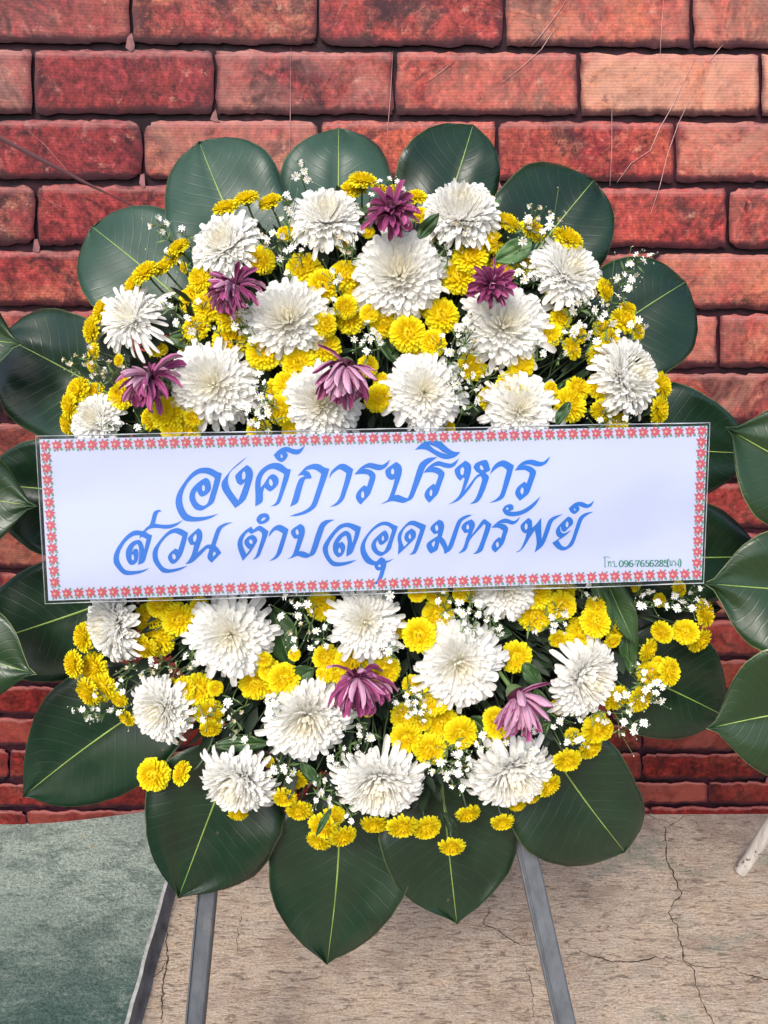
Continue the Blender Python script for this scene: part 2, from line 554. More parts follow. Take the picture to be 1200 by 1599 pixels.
rowL = [-42, 76, 186, 288, 390, 484, 572, 660, 742, 820, 893, 958, 1017, 1070, 1120, 1169, 1221, 1265, 1310]
rowR = [-28, 84, 190, 293, 396, 491, 582, 668, 754, 830, 902, 969, 1030, 1085, 1133, 1176, 1220, 1258, 1300]
joints = {0: [-82, 205, 497, 788, 1080, 1370], 1: [-230, 52, 336, 617, 904, 1187, 1460], 2: [-60, 224, 500, 776, 1054, 1330], 3: [-215, 58, 330, 600, 865, 1136, 1400],
          4: [-75, 190, 460, 745, 1024, 1290], 5: [-160, 100, 360, 620, 865, 1122, 1380], 6: [5, 265, 525, 780, 985, 1240], 7: [-120, 130, 380, 630, 880, 1130, 1380],
          8: [-10, 240, 490, 740, 990, 1225], 9: [-110, 120, 350, 590, 830, 1065, 1300], 10: [0, 230, 460, 690, 920, 1150, 1380], 11: [-90, 130, 355, 580, 800, 1020, 1240],
          12: [-10, 205, 425, 640, 860, 1075, 1290], 13: [-100, 105, 320, 530, 745, 955, 1165, 1370], 14: [-20, 190, 395, 600, 800, 1002, 1200], 15: [-170, 15, 215, 410, 605, 805, 1002, 1198, 1390],
          16: [-80, 115, 310, 505, 705, 905, 1106, 1300], 17: [-150, 42, 235, 430, 625, 820, 1015, 1210]}
def row_y(r, x):
    t = x / 1200.0
    y = rowL[r] * (1 - t) + rowR[r] * t
    return y
FU = [0, 0.01, 0.03] + [0.03 + 0.94 * k / 28 for k in range(1, 28)] + [0.97, 0.99, 1]
def mk_brick(r, x0, x1, k):
    mb = MB()
    nx, ny = 33, 9
    crn = random.choice((0.5, 1.5, 3.0, 7.0))
    pitch = row_y(r + 1, 600) - row_y(r, 600)
    g = 0.05 * pitch + 1.0
    rg = np.random.default_rng(1000 + r * 31 + k)
    rows = []
    seed = rg.uniform(0, 50)
    for j in range(ny):
        fv = [0, 0.04, 0.1, 0.25, 0.5, 0.75, 0.9, 0.96, 1][j]
        row = []
        for i in range(nx):
            fu = FU[i]
            x = x0 + g * 0.4 + (x1 - x0 - 0.8 * g) * fu
            yb = row_y(r + 1, x) - g * 1.35
            yt = row_y(r, x) + g * 0.3
            y = yb + (yt - yb) * fv
            edge = min(fu * (x1 - x0), (1 - fu) * (x1 - x0), fv * pitch, (1 - fv) * pitch)
            cr = max(0, 1 - min(fu, 1 - fu) * (x1 - x0) / (0.12 * pitch)) * max(0, 1 - min(fv, 1 - fv) * pitch / (0.12 * pitch))
            nn = mnoise.noise(Vector((x * 0.035, y * 0.035, seed)))
            n2 = mnoise.noise(Vector((x * 0.09, y * 0.09, seed + 9)))
            n3_ = mnoise.noise(Vector((x * 0.21, y * 0.21, seed + 19)))
            jx = (n2 * 3.0 + n3_ * 2.0 + cr * crn * (1 if fu < 0.5 else -1)) if edge < 6 else 0
            jy = (nn * 3.0 + n2 * 2.6 + n3_ * 1.6 + cr * crn * 0.7 * (-1 if fv < 0.5 else 1)) if edge < 6 else 0
            dep = 0.0
            if edge < 0.5:
                dep = 0.0009
            elif edge < 0.06 * pitch:
                dep = 0.0002
            p = WALL(x + jx, y + jy, 0.0018 - dep + 0.0004 * nn)
            row.append(tuple(p))
        rows.append(row)
    uvs = [[(FU[i], [0, 0.04, 0.1, 0.25, 0.5, 0.75, 0.9, 0.96, 1][j]) for i in range(nx)] for j in range(ny)]
    mb.grid(rows, uvs)
    c = np.array(rows).reshape(-1, 3).mean(0)
    mb.v = [tuple(np.array(q) - c) for q in mb.v]
    o = mb.obj('brick', M_brick, backdrop, Matrix.Translation(c))
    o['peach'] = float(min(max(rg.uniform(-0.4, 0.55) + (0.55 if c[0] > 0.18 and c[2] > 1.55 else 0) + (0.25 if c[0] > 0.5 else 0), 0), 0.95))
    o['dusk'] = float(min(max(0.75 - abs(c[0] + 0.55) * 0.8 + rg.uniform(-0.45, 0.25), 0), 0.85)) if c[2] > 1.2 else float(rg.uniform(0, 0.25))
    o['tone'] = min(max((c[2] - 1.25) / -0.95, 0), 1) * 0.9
    return o
for r in range(18):
    js = joints[r]
    for k in range(len(js) - 1):
        mk_brick(r, js[k], js[k + 1], k)
# trim the lowest course where the sheet ends: it sits below floor level and is hidden by the floor and platform
jt = MB()
for r in range(17):
    for x in joints[r][1:-1]:
        yb = row_y(r + 1, x)
        pitch = yb - row_y(r, x)
        w = 0.05 * pitch
        if (int(x) * 7 + r) % 3 != 1:
            continue
        a = [WALL(x + w * random.uniform(*q), yb + pitch * random.uniform(*e), 0.003) for q, e in (((-.9, -.4), (-.17, -.1)), ((.1, .5), (-.22, -.12)), ((.6, 1.2), (-.06, 0)), ((.7, 1.6), (.0, .05)), ((-.3, .3), (.01, .05)), ((-1.6, -.8), (-.03, .03)))]
        jt.poly(a, [(0, 1, 2, 3, 4, 5)])
o = jt.obj('pale_mortar_joint', M_joint, backdrop)
o['kind'] = 'stuff'
# fold of the sheet, and fine creases
def m_crease(name, c, rough):
    t = NT(name)
    n = t.noise(t.coords('Object'), 60, 3)
    t.base(t.mix(n, c, tuple(x * 0.6 for x in c)), rough)
    return t.m
M_fold = m_crease('vinyl_fold', (0.085, 0.018, 0.026), 0.6)
M_scr = m_crease('vinyl_crease', (0.70, 0.40, 0.38), 0.3)
fold = MB()
fp = [(-30, 201), (0, 216), (50, 243), (100, 268), (140, 289), (180, 308), (240, 336), (300, 362)]
rows = []
for off, dy in ((0.0016, -6), (0.0034, -1), (0.0016, 4)):
    rows.append([tuple(WALL(x, y + dy * (0.55 + 0.45 * math.sin(1 + i * 0.55)), off)) for i, (x, y) in enumerate(fp)])
fold.grid(rows, flip=True)
fold.obj('sheet_fold', M_fold, backdrop)
for pts in ([(872, 40), (862, 52), (845, 78), (815, 105), (783, 130)], [(885, 0), (870, 22), (845, 55), (830, 72)], [(1085, 90), (1066, 130), (1050, 165), (1030, 200), (1015, 235), (985, 255), (963, 285)],
            [(1082, 145), (1060, 190), (1042, 240), (1030, 290), (1015, 335)], [(750, 0), (790, 15), (838, 27)], [(1036, 0), (1032, 45), (1030, 90)], [(614, 80), (610, 150), (603, 240)],
            [(710, 95), (690, 112), (664, 130)], [(719, 110), (718, 170)], [(40, 200), (70, 225), (105, 265)], [(1128, 70), (1118, 82), (1105, 97)], [(955, 130), (955, 230), (952, 290)], [(20, 290), (60, 305), (110, 330)],
            [(520, 110), (505, 140)], [(553, 40), (562, 55), (590, 70)], [(455, 75), (454, 180), (453, 260)]):
    s = MB()
    n = len(pts)
    rr = []
    for k, sgn in enumerate((-1, 0, 1)):
        row = []
        for i, (x, y) in enumerate(pts):
            w = 0.5 * (1 - abs(2 * i / (n - 1) - 1) ** 2 * 0.75)
            row.append(tuple(WALL(x + sgn * w, y + sgn * w * 0.4, 0.0034 if sgn else 0.0044)))
        rr.append(row)
    s.grid(rr, flip=True)
    s.obj('crease', M_scr, backdrop)

# ------------------------------------------------------------------ floor and platform
def m_floor():
    t = NT('brushed_concrete')
    o = t.coords('Object')
    br = t.noise(t.coords('Object', (26, 105, 9)), 1.0, 6, 0.75, 1.0)
    br2 = t.noise(t.coords('Object', (90, 240, 9)), 1.0, 4, 0.7, 0.5)
    grit = t.noise(o, 190, 4, 0.8)
    big = t.noise(o, 3.0, 5, 0.6)
    mid = t.noise(o, 18, 5, 0.65)
    c = t.mix(t.ramp(big, [(0.3, 0), (0.7, 1)]), (0.43, 0.32, 0.225), (0.62, 0.49, 0.36))
    c = t.mix(t.ramp(mid, [(0.35, 0), (0.7, 0.6)]), c, (0.46, 0.40, 0.34))
    c = t.mix(t.ramp(br, [(0.39, 0.85), (0.47, 0.0)]), c, (0.17, 0.13, 0.10))
    c = t.mix(t.ramp(br, [(0.52, 0.0), (0.62, 0.5)]), c, (0.56, 0.49, 0.41))
    c = t.mix(t.ramp(br2, [(0.3, 0.5), (0.43, 0.0)]), c, (0.09, 0.075, 0.065))
    gm = t.noise(t.coords('Object', (1.0, 1.6, 1)), 5.5, 4, 0.6)
    sp = t.node('ShaderNodeSeparateXYZ')
    t.link(o, sp.inputs[0])
    gx = t.ramp(sp.outputs[0], [(0.35, 0.0), (0.55, 1.0)])
    c = t.mix(t.math('MULTIPLY', t.ramp(gm, [(0.55, 0), (0.66, 0.55)]), gx), c, (0.13, 0.20, 0.15))
    c = t.mix(t.ramp(t.noise(o, 8, 4), [(0.52, 0), (0.66, 0.5)]), c, (0.25, 0.175, 0.135))
    c = t.mix(1.0, c, t.ramp(grit, [(0.3, 0.6), (0.7, 1.3)]), 'MULTIPLY')
    t.base(c, 0.85, 0.3)
    h = t.math('ADD', t.math('ADD', br, t.math('MULTIPLY', grit, 0.5)), t.math('ADD', t.math('MULTIPLY', br2, 0.5), t.math('MULTIPLY', mid, 0.5)))
    t.bump(h, 0.75, 0.006)
    return t.m
fl = MB()
fl.grid([[(x, y, 0.003 * mnoise.noise(Vector((x * 2.3, y * 2.3, 0)))) for x in np.linspace(-4, 4, 81)] for y in np.linspace(-3, 2.4, 61)])
floor = fl.obj('concrete_floor', m_floor())
floor['kind'] = 'structure'
def m_platform():
    t = NT('green_painted_concrete')
    o = t.coords('Object')
    n = t.noise(o, 4.0, 5, 0.6)
    g = t.noise(o, 90, 5, 0.75, 0.3)
    g2 = t.noise(t.coords('Object', (1, 1.6, 1)), 40, 4, 0.7)
    c = t.mix(t.ramp(n, [(0.35, 0), (0.65, 1)]), (0.04, 0.09, 0.078), (0.10, 0.175, 0.145))
    sp = t.node('ShaderNodeSeparateXYZ')
    t.link(o, sp.inputs[0])
    yy = t.math('ADD', sp.outputs[1], t.math('MULTIPLY', t.noise(o, 5, 4, 0.6), 0.35))
    c = t.mix(t.ramp(t.math('MULTIPLY', yy, 0.5), [(0.60, 0.0), (0.78, 0.95)]), c, (0.44, 0.52, 0.44))
    c = t.mix(t.ramp(g, [(0.5, 0), (0.66, 0.4)]), c, (0.38, 0.43, 0.37))
    c = t.mix(t.ramp(g2, [(0.30, 0.7), (0.42, 0.0)]), c, (0.045, 0.085, 0.075))
    mo = t.noise(t.coords('Object', (1, 1.7, 1)), 11, 6, 0.72, 0.6)
    c = t.mix(t.ramp(mo, [(0.42, 0.5), (0.52, 0.0)]), c, (0.06, 0.11, 0.092))
    c = t.mix(t.ramp(mo, [(0.56, 0.0), (0.66, 0.6)]), c, (0.34, 0.40, 0.33))
    t.base(c, 0.8, 0.35)
    c2 = t.noise(o, 150, 5, 0.8)
    t.base(t.mix(1.0, c, t.ramp(c2, [(0.32, 0.5), (0.68, 1.4)]), 'MULTIPLY'), 0.8, 0.35)
    t.bump(t.math('ADD', g, t.math('ADD', c2, t.math('MULTIPLY', g2, 0.8))), 1.0, 0.007)
    return t.m
M_side = m_plain('platform_side', (0.16, 0.165, 0.17), 0.8, 0.3, 25, 0.35, 0.6, 60)
M_edge = m_plain('chipped_edge', (0.55, 0.56, 0.52), 0.8, 0.3, 80, 0.3, 0.6, 120)
PH = 0.045
pl = MB()
ys = np.linspace(-2.5, 1.75, 140)
def edge_x(y):
    return -0.459 - 0.045 * (y - 1) + 0.0035 * mnoise.noise(Vector((y * 22, 3, 0))) + 0.003 * mnoise.noise(Vector((y * 60, 7, 0)))
rows = []
for fx in (0, 0.3, 0.6, 0.8, 0.92, 1.0):
    rows.append([(-3.2 + (edge_x(y) - 0.006 + 3.2) * fx, y, PH + 0.002 * mnoise.noise(Vector((fx * 8, y * 3, 1)))) for y in ys])
pl.grid(rows, mat=0, flip=True)
pl.grid([[(edge_x(y) - 0.006, y, PH) for y in ys], [(edge_x(y), y, PH - 0.004 + 0.002 * mnoise.noise(Vector((y * 50, 1, 0)))) for y in ys]], mat=2, flip=True)
pl.grid([[(edge_x(y), y, PH - 0.004) for y in ys], [(edge_x(y) + 0.002, y, 0.012) for y in ys], [(edge_x(y) + 0.008, y, 0.005) for y in ys], [(edge_x(y) + 0.016, y, -0.004) for y in ys]], mat=1, flip=True)
plat = pl.obj('green_platform', [m_platform(), M_side, M_edge])
plat['kind'] = 'structure'
# cracks in the concrete
M_crack = m_plain('crack_shadow', (0.06, 0.045, 0.036), 0.95, 0.1)
def crack(pts, w=1.6):
    mb = MB()
    P2 = []
    w *= 0.6
    for (a, b) in zip(pts[:-1], pts[1:]):
        n = max(2, int(math.dist(a, b) / 5))
        for k in range(n):
            P2.append((a[0] + (b[0] - a[0]) * k / n, a[1] + (b[1] - a[1]) * k / n))
    P2.append(pts[-1])
    rows = [[], []]
    N = len(P2)
    for i, (x, y) in enumerate(P2):
        jx, jy = random.gauss(0, 1.3), random.gauss(0, 1.0)
        ww = w * random.uniform(0.35, 1.1) * min(1, 0.3 + 3 * min(i, N - 1 - i) / N)
        q = FL(x + jx, y + jy, 0)
        a = P2[min(i + 1, N - 1)]
        b = P2[max(i - 1, 0)]
        tx, ty = a[0] - b[0], a[1] - b[1]
        l = math.hypot(tx, ty) + 1e-6
        p1 = FL(x + jx - ty / l * ww, y + jy + tx / l * ww)
        p2 = FL(x + jx + ty / l * ww, y + jy - tx / l * ww)
        z = 0.003 * mnoise.noise(Vector((q.x * 2.3, q.y * 2.3, 0))) + 0.0012
        rows[0].append((p1.x, p1.y, z))
        rows[1].append((p2.x, p2.y, z))
    mb.grid(rows)
    mb.obj('crack', M_crack, floor)
crack([(1010, 1266), (1035, 1290), (1042, 1315), (1040, 1340), (1055, 1372), (1066, 1395), (1050, 1410), (1045, 1430), (1058, 1445), (1065, 1480), (1066, 1500), (1085, 1510), (1138, 1513)], 2.0)
crack([(1066, 1500), (1083, 1512), (1088, 1540), (1100, 1575), (1120, 1605)], 1.8)
crack([(1066, 1502), (1040, 1496), (1020, 1497), (985, 1503), (960, 1503), (930, 1495), (888, 1478)], 1.8)
crack([(840, 1476), (820, 1478), (800, 1470), (770, 1450), (755, 1443), (764, 1424), (760, 1405)], 1.4)
crack([(820, 1478), (818, 1500), (830, 1540), (835, 1600)], 1.1)
crack([(1155, 1520), (1175, 1524), (1215, 1535)], 2.0)
crack([(1042, 1293), (1060, 1280), (1075, 1268)], 1.0)
crack([(262, 1440), (260, 1485), (262, 1500), (255, 1540), (252, 1605)], 1.8)
crack([(232, 1532), (248, 1520), (262, 1500)], 1.4)
crack([(370, 1500), (372, 1450), (383, 1400)], 0.7)
# crumbs lying on the platform
M_crumb = m_plain('crumb', (0.55, 0.42, 0.22), 0.8)
for (x, y, r) in ((132, 1305, 0.0035), (142, 1323, 0.0035), (118, 1328, 0.002)):
    p = FL(x, y, PH)
    m = MB()
    m.tube([p + Vector((0, 0, 0.0005)), p + Vector((r * 0.3, 0, r * 0.6)), p + Vector((0, 0, r * 1.1))], [r, r * 0.9, r * 0.3], 6)
    o = m.obj('plaster_crumb', M_crumb)
    o['label'] = {132: 'tan crumb lying on the green platform nearest the backdrop', 142: 'yellow brown crumb on green platform, rightmost of three crumbs', 118: 'tiny reddish crumb on green platform, leftmost of three crumbs'}[x]
    o['category'] = 'crumb'
    o['group'] = 'crumbs on the green platform'

# ------------------------------------------------------------------ easel under the wreath
def m_metal():
    t = NT('grey_painted_steel')
    o = t.coords('Object')
    n = t.noise(t.coords('Object', (60, 60, 6)), 1.0, 5, 0.7)
    n2 = t.noise(o, 12, 5, 0.65)
    c = t.mix(t.ramp(n, [(0.35, 0), (0.7, 1)]), (0.055, 0.062, 0.073), (0.10, 0.11, 0.125))
    c = t.mix(t.ramp(n2, [(0.62, 0), (0.72, 0.6)]), c, (0.16, 0.15, 0.14))
    t.base(c, 0.5, 0.5)
    t.bump(n, 0.15, 0.001)
    return t.m
M_metal = m_metal()
M_metal_d = m_plain('steel_inner', (0.03, 0.032, 0.036), 0.6)
def hex_leg(a, b, w, d, name, parent):
    """rolled steel angle from a to b"""
    ax = (b - a)
    L = ax.length
    ax.normalize()
    fr = WN.copy()
    sx = ax.cross(fr).normalized()
    fr = sx.cross(ax).normalized()
    if fr.dot(WN) < 0:
        fr = -fr
    if sx.x < 0:
        sx = -sx
    mb = MB()
    prof = [(-w / 2, -d), (-w / 2, -0.0015), (-w / 2 + 0.0025, -0.001), (-w / 2 + 0.003, -0.006), (-w / 2 + 0.0055, -0.006), (-w / 2 + 0.006, 0), (w / 2 - 0.002, 0), (w / 2, -0.002), (w / 2, -d), (w / 2 - 0.003, -d), (w / 2 - 0.003, -0.0035), (-w / 2 + 0.003, -0.0035), (-w / 2 + 0.003, -d), (-w / 2, -d)]
    rows = []
    for k in range(9):
        c = a + ax * L * k / 8
        rows.append([tuple(c + sx * x + fr * y) for x, y in prof])
    mb.grid(rows)
    return mb.obj(name, M_metal, parent, smooth=False)
easel = empty('easel', (0, 0.55, 0), 'grey steel angle easel stand whose two legs show below the flower wreath', 'easel')
def to_floor(a, b):
    d = b - a
    return a + d * ((0.002 - a.z) / d.z)
la, lb = P(345, 1150, -0.075), P(303, 1599, -0.055)
ra, rb = P(768, 1080, -0.085), P(884, 1599, 0.02)
hex_leg(la, to_floor(la, lb), 0.0265, 0.022, 'leg', easel)
hex_leg(ra, to_floor(ra, rb), 0.0275, 0.022, 'leg', easel)
hex_leg(P(330, 1155, -0.10), P(790, 1155, -0.10), 0.024, 0.02, 'crossbar', easel)
ri = MB()                      # dark inner flange seen beside the right leg
# ------------------------------------------------------------------ pale stick leg at the right edge
def m_wood():
    t = NT('peeled_white_wood')
    o = t.coords('Object', (40, 40, 8))
    n = t.noise(o, 1.0, 5, 0.7)
    c = t.mix(t.ramp(n, [(0.35, 0), (0.65, 1)]), (0.34, 0.30, 0.27), (0.62, 0.58, 0.54))
    c = t.mix(t.ramp(t.noise(t.coords('Object'), 70, 3), [(0.62, 0), (0.68, 0.9)]), c, (0.12, 0.07, 0.05))
    t.base(c, 0.8, 0.3)
    t.bump(n, 0.4, 0.002)
    return t.m
st = MB()
s0 = FL(1157, 1360, 0.004)
s1 = s0 + Vector((0.135, -0.10, 0.62))
pts = [s0 + (s1 - s0) * (k / 10) + Vector((0.002 * math.sin(k * 1.7), 0, 0)) for k in range(11)]
st.tube(pts, [0.0135] + [0.0142 + 0.0006 * math.sin(k * 2.1) for k in range(10)], 14)
o = st.obj('wooden_stand_leg', m_wood())
o['label'] = 'pale peeled round wooden stand leg standing on the concrete at the right edge'
o['category'] = 'wooden leg'

# ------------------------------------------------------------------ leaves
PROF = {
 'blunt': ([0, .06, .15, .3, .48, .64, .78, .88, .945, .985, 1.0], [.12, .38, .66, .9, 1, .99, .89, .70, .46, .17, .0]),
 'point': ([0, .06, .15, .28, .42, .58, .72, .83, .91, .96, 1.0], [.12, .40, .70, .92, 1, .95, .80, .58, .34, .13, .0]),
 'drip':  ([0, .06, .15, .28, .42, .55, .68, .78, .86, .93, 1.0], [.12, .40, .70, .92, 1, .96, .82, .60, .32, .09, .0]),
}
def leaf(parent, name, tip, base, hl, hr, kind, z0, ztip, fold=0.1, wave=0.0, mat=None, rib=True, seed=0, curl=0.0, ribr=0.0021, zb=None):
    mat = mat or M_leaf
    T, Wd = PROF[kind]
    tip = np.array(tip, float)
    base = np.array(base, float)
    ax = tip - base
    L = np.linalg.norm(ax)
    ax /= L
    nl = np.array([ax[1], -ax[0]])             # to the left when looking from base to tip on the picture
    nt, nv = 26, 15
    ts = [0, .03, .07, .12, .18, .24, .3, .36, .42, .48, .54, .6, .66, .71, .76, .80, .84, .875, .905, .93, .95, .965, .977, .987, .994, 1.0]
    rows, uvs, mid = [], [], []
    m2px = pxs()
    for t in ts:
        w = np.interp(t, T, Wd)
        if kind == 'blunt':
            w = w
        c = base + ax * L * t
        bend = math.sin(seed * 1.7) * 0.02 * L * math.sin(math.pi * t)
        c = c + nl * bend
        row, ur = [], []
        for k in range(nv):
            v = -1 + 2 * k / (nv - 1)
            hw = (hr if v < 0 else hl) * w * (1 + 0.016 * math.sin(t * 15 + seed * 3 + (2 if v > 0 else 0)) + 0.03 * math.sin(t * 6 + seed * 5 + (1 if v > 0 else 4)))
            q = c + nl * hw * v
            zz = z0 + ztip * t ** 1.5 + (zb or 0) * (1 - t)
            zz += fold * (1.5 + (0.9 if v > 0 else -0.7) * math.sin(seed * 2.3)) * abs(v) ** 1.05 * hw * m2px * math.sin(math.pi * min(t * 1.05, 1) * 0.9 + 0.2)
            zz -= 0.9 * fold * max(abs(v) - 0.6, 0) ** 2 * hw * m2px * 3
            zz += wave * math.sin(t * 9 + seed * 2.1 + v * 1.3) * v * v * w
            zz += 0.9 * wave * mnoise.noise(Vector((t * 3, v * 2, seed * 5.3)))
            zz += curl * max(t - 0.82, 0) ** 2 * 8
            zz -= 0.0012 * math.exp(-(v * 12) ** 2)
            row.append(tuple(P(q[0], q[1], zz)))
            ur.append(((v + 1) / 2, t))
        rows.append(row)
        uvs.append(ur)
        mid.append(Vector(row[nv // 2]))
    mb = MB()
    mb.grid(rows, uvs)
    o = mb.obj(name, mat, parent)
    md = o.modifiers.new('thickness', 'SOLIDIFY')
    md.thickness = 0.0007
    md.offset = 1.0 if False else -1.0
    if rib:
        rb = MB()
        idx = [i for i in range(len(ts)) if ts[i] > 0.03]
        rb.tube([mid[i] + WN * 0.0006 for i in idx], [ribr * (1.0 - 0.82 * ts[i]) for i in idx], 6)
        rb.obj('midrib', M_rib, o, 'same' if False else None)
    return o

wreath = empty('flower_wreath', P(600, 1400, 0), 'round wreath of white, yellow and purple chrysanthemums ringed with dark green rubber leaves', 'wreath')
LV = [
 ((311, 221), (412, 440), 90, 94, 'blunt', 0.000, -0.055),
 ((529, 200), (526, 430), 90, 84, 'blunt', -0.014, -0.055),
 ((739, 195), (662, 410), 88, 66, 'blunt', 0.004, -0.04),
 ((928, 281), (795, 450), 102, 86, 'blunt', -0.010, -0.035),
 ((1071, 440), (890, 565), 88, 98, 'blunt', 0.000, -0.03),
 ((1178, 708), (950, 690), 96, 76, 'point', -0.012, -0.03),
 ((1192, 868), (975, 868), 84, 78, 'point', 0.002, -0.03),
 ((1128, 950), (930, 915), 40, 62, 'point', -0.020, -0.03),
 ((1136, 1120), (945, 1030), 100, 80, 'point', -0.004, -0.03),
 ((976, 1330), (828, 1120), 84, 112, 'blunt', 0.004, -0.03),
 ((714, 1443), (688, 1195), 106, 104, 'point', -0.008, -0.02),
 ((511, 1506), (532, 1225), 106, 108, 'point', -0.020, -0.02),
 ((279, 1402), (372, 1160), 112, 100, 'point', 0.000, -0.02),
 ((36, 1244), (280, 1070), 96, 100, 'point', -0.008, -0.03),
 ((-50, 1012), (210, 925), 96, 88, 'point', -0.022, -0.03),
 ((-35, 752), (190, 768), 98, 80, 'point', -0.014, -0.03),
 ((4, 525), (230, 650), 106, 86, 'blunt', 0.000, -0.03),
 ((144, 354), (315, 500), 92, 92, 'blunt', -0.012, -0.05),
]
for i, (tp, bs, hl, hr, kd, z0, zt) in enumerate(LV):
    up = (800 - tp[1]) / 600.0
    leaf(wreath, 'rubber_leaf', tp, bs, hl * 1.05, hr * 1.05, kd, z0 - 0.012, zt, fold=(0.16 if up > 0 else 0.13) * (1 + 0.3 * math.sin(i * 2.2)), wave=0.011 + 0.004 * math.sin(i * 1.3), seed=i + 1, curl=(-0.06 if kd == 'blunt' else -0.01), mat=(M_leaf_sky if i in (0, 1, 17) else M_leaf))

# backing: mossy ring under the flowers
mb = MB()
rows = []
for rr, zz in ((395, -0.022), (385, 0.0), (340, 0.022), (250, 0.036), (120, 0.04), (4, 0.042)):
    rows.append([tuple(P(598 + rr * 1.02 * math.cos(a) * (1 + 0.02 * math.sin(7 * a)), 790 + rr * 1.08 * math.sin(a), zz - 0.012)) for a in np.linspace(0, 2 * math.pi, 49)])
mb.grid(rows)
mb.obj('moss_base', M_foam, wreath)
# dark foliage between the flowers
mb = MB()
for k in range(2600):
    a = random.uniform(0, 2 * math.pi)
    rr = math.sqrt(random.uniform(0.02, 1)) * 405
    x, y = 598 + rr * math.cos(a) * 1.04, 790 + rr * math.sin(a) * 1.12
    z = random.uniform(0.0, 0.05) + 0.012 * (1 - rr / 400)
    p = P(x, y, z)
    d = (WX * (math.cos(a) + random.gauss(0, 0.6)) + WU * (-math.sin(a) + random.gauss(0, 0.6)) + WN * random.gauss(0.35, 0.4)).normalized()
    sd_ = d.cross(WN + Vector((random.gauss(0, .4), 0, random.gauss(0, .4)))).normalized()
    L = random.uniform(0.015, 0.042)
    w = L * random.uniform(0.09, 0.24)
    n_ = sd_.cross(d) * w * 0.4
    mb.poly([p, p + d * L * 0.35 + sd_ * w, p + d * L * 0.75 + sd_ * w * 0.7, p + d * L, p + d * L * 0.75 - sd_ * w * 0.7, p + d * L * 0.35 - sd_ * w, p + d * L * 0.5 - n_], [(0, 1, 6), (1, 2, 6), (2, 3, 6), (3, 4, 6), (4, 5, 6), (5, 0, 6)])
for k in range(260):
    a = random.uniform(0, 2 * math.pi)
    r0, r1 = random.uniform(120, 300), random.uniform(330, 430)
    j = random.gauss(0, 0.15)
    p0 = P(598 + r0 * math.cos(a), 790 + r0 * math.sin(a), 0.02)
    p1 = P(598 + r1 * math.cos(a + j) * 1.02, 790 + r1 * math.sin(a + j) * 1.08, random.uniform(0.02, 0.055))
    mid = (p0 + p1) / 2 + WN * 0.012 + Vector((random.gauss(0, .008), 0, random.gauss(0, .008)))
    pts = [p0 * (1 - t) ** 2 + mid * 2 * t * (1 - t) + p1 * t * t for t in (0, .25, .5, .75, 1)]
    mb.tube(pts, 0.0011, 4, mat=1, cap=False)
o = mb.obj('inner_foliage', [M_fol, M_stem], wreath)
o['kind'] = 'stuff'

# small leaves tucked among the flowers
SL = [((772, 408), (830, 376), 20, 18, M_leaf_l, 0.06), ((686, 333), (654, 372), 11, 11, M_leaf_s, 0.12), ((598, 322), (552, 350), 15, 14, M_leaf_s, 0.05), ((991, 1004), (945, 900), 26, 20, M_leaf_s, 0.05),
      ((956, 985), (925, 905), 12, 12, M_leaf_s, 0.06), ((456, 1046), (425, 950), 26, 24, M_leaf_s, 0.05), ((490, 1043), (452, 1068), 18, 16, M_leaf_s, 0.07), ((626, 572), (585, 515), 14, 12, M_leaf_s, 0.05),
      ((852, 1150), (838, 1075), 15, 15, M_leaf_s, 0.06), ((868, 664), (890, 628), 9, 9, M_leaf_s, 0.1), ((494, 1306), (517, 1262), 5, 5, M_leaf_s, 0.10), ((322, 532), (262, 528), 14, 16, M_leaf_s, 0.05),
      ((833, 592), (808, 580), 8, 8, M_leaf_l, 0.06), ((780, 310), (770, 335), 6, 6, M_leaf_l, 0.06), ((845, 1072), (818, 1036), 13, 13, M_leaf_s, 0.07), ((715, 1305), (690, 1268), 8, 8, M_fol, 0.04),
      ((800, 990), (760, 985), 14, 12, M_leaf_s, 0.05), ((740, 1135), (690, 1110), 12, 12, M_leaf_s, 0.05), ((330, 1165), (420, 1160), 12, 12, M_leaf_s, 0.04), ((905, 590), (870, 612), 9, 9, M_leaf_s, 0.05),
      ((985, 1055), (975, 960), 18, 14, M_leaf_s, 0.03), ((610, 985), (560, 1010), 14, 14, M_leaf_s, 0.03), ((500, 1230), (470, 1190), 10, 9, M_leaf_s, 0.06), ((640, 1100), (600, 1120), 14, 14, M_leaf_s, 0.035),
      ((340, 970), (290, 930), 10, 10, M_leaf_s, 0.05), ((520, 560), (560, 600), 16, 16, M_leaf_s, 0.03), ((770, 1150), (735, 1120), 14, 14, M_leaf_s, 0.05)]
for i, (tp, bs, hl, hr, m, z) in enumerate(SL):
    leaf(wreath, 'small_leaf', tp, bs, hl, hr, 'point', z, 0.004, fold=0.3, wave=0.004, mat=m, seed=i + 30, ribr=0.0007)

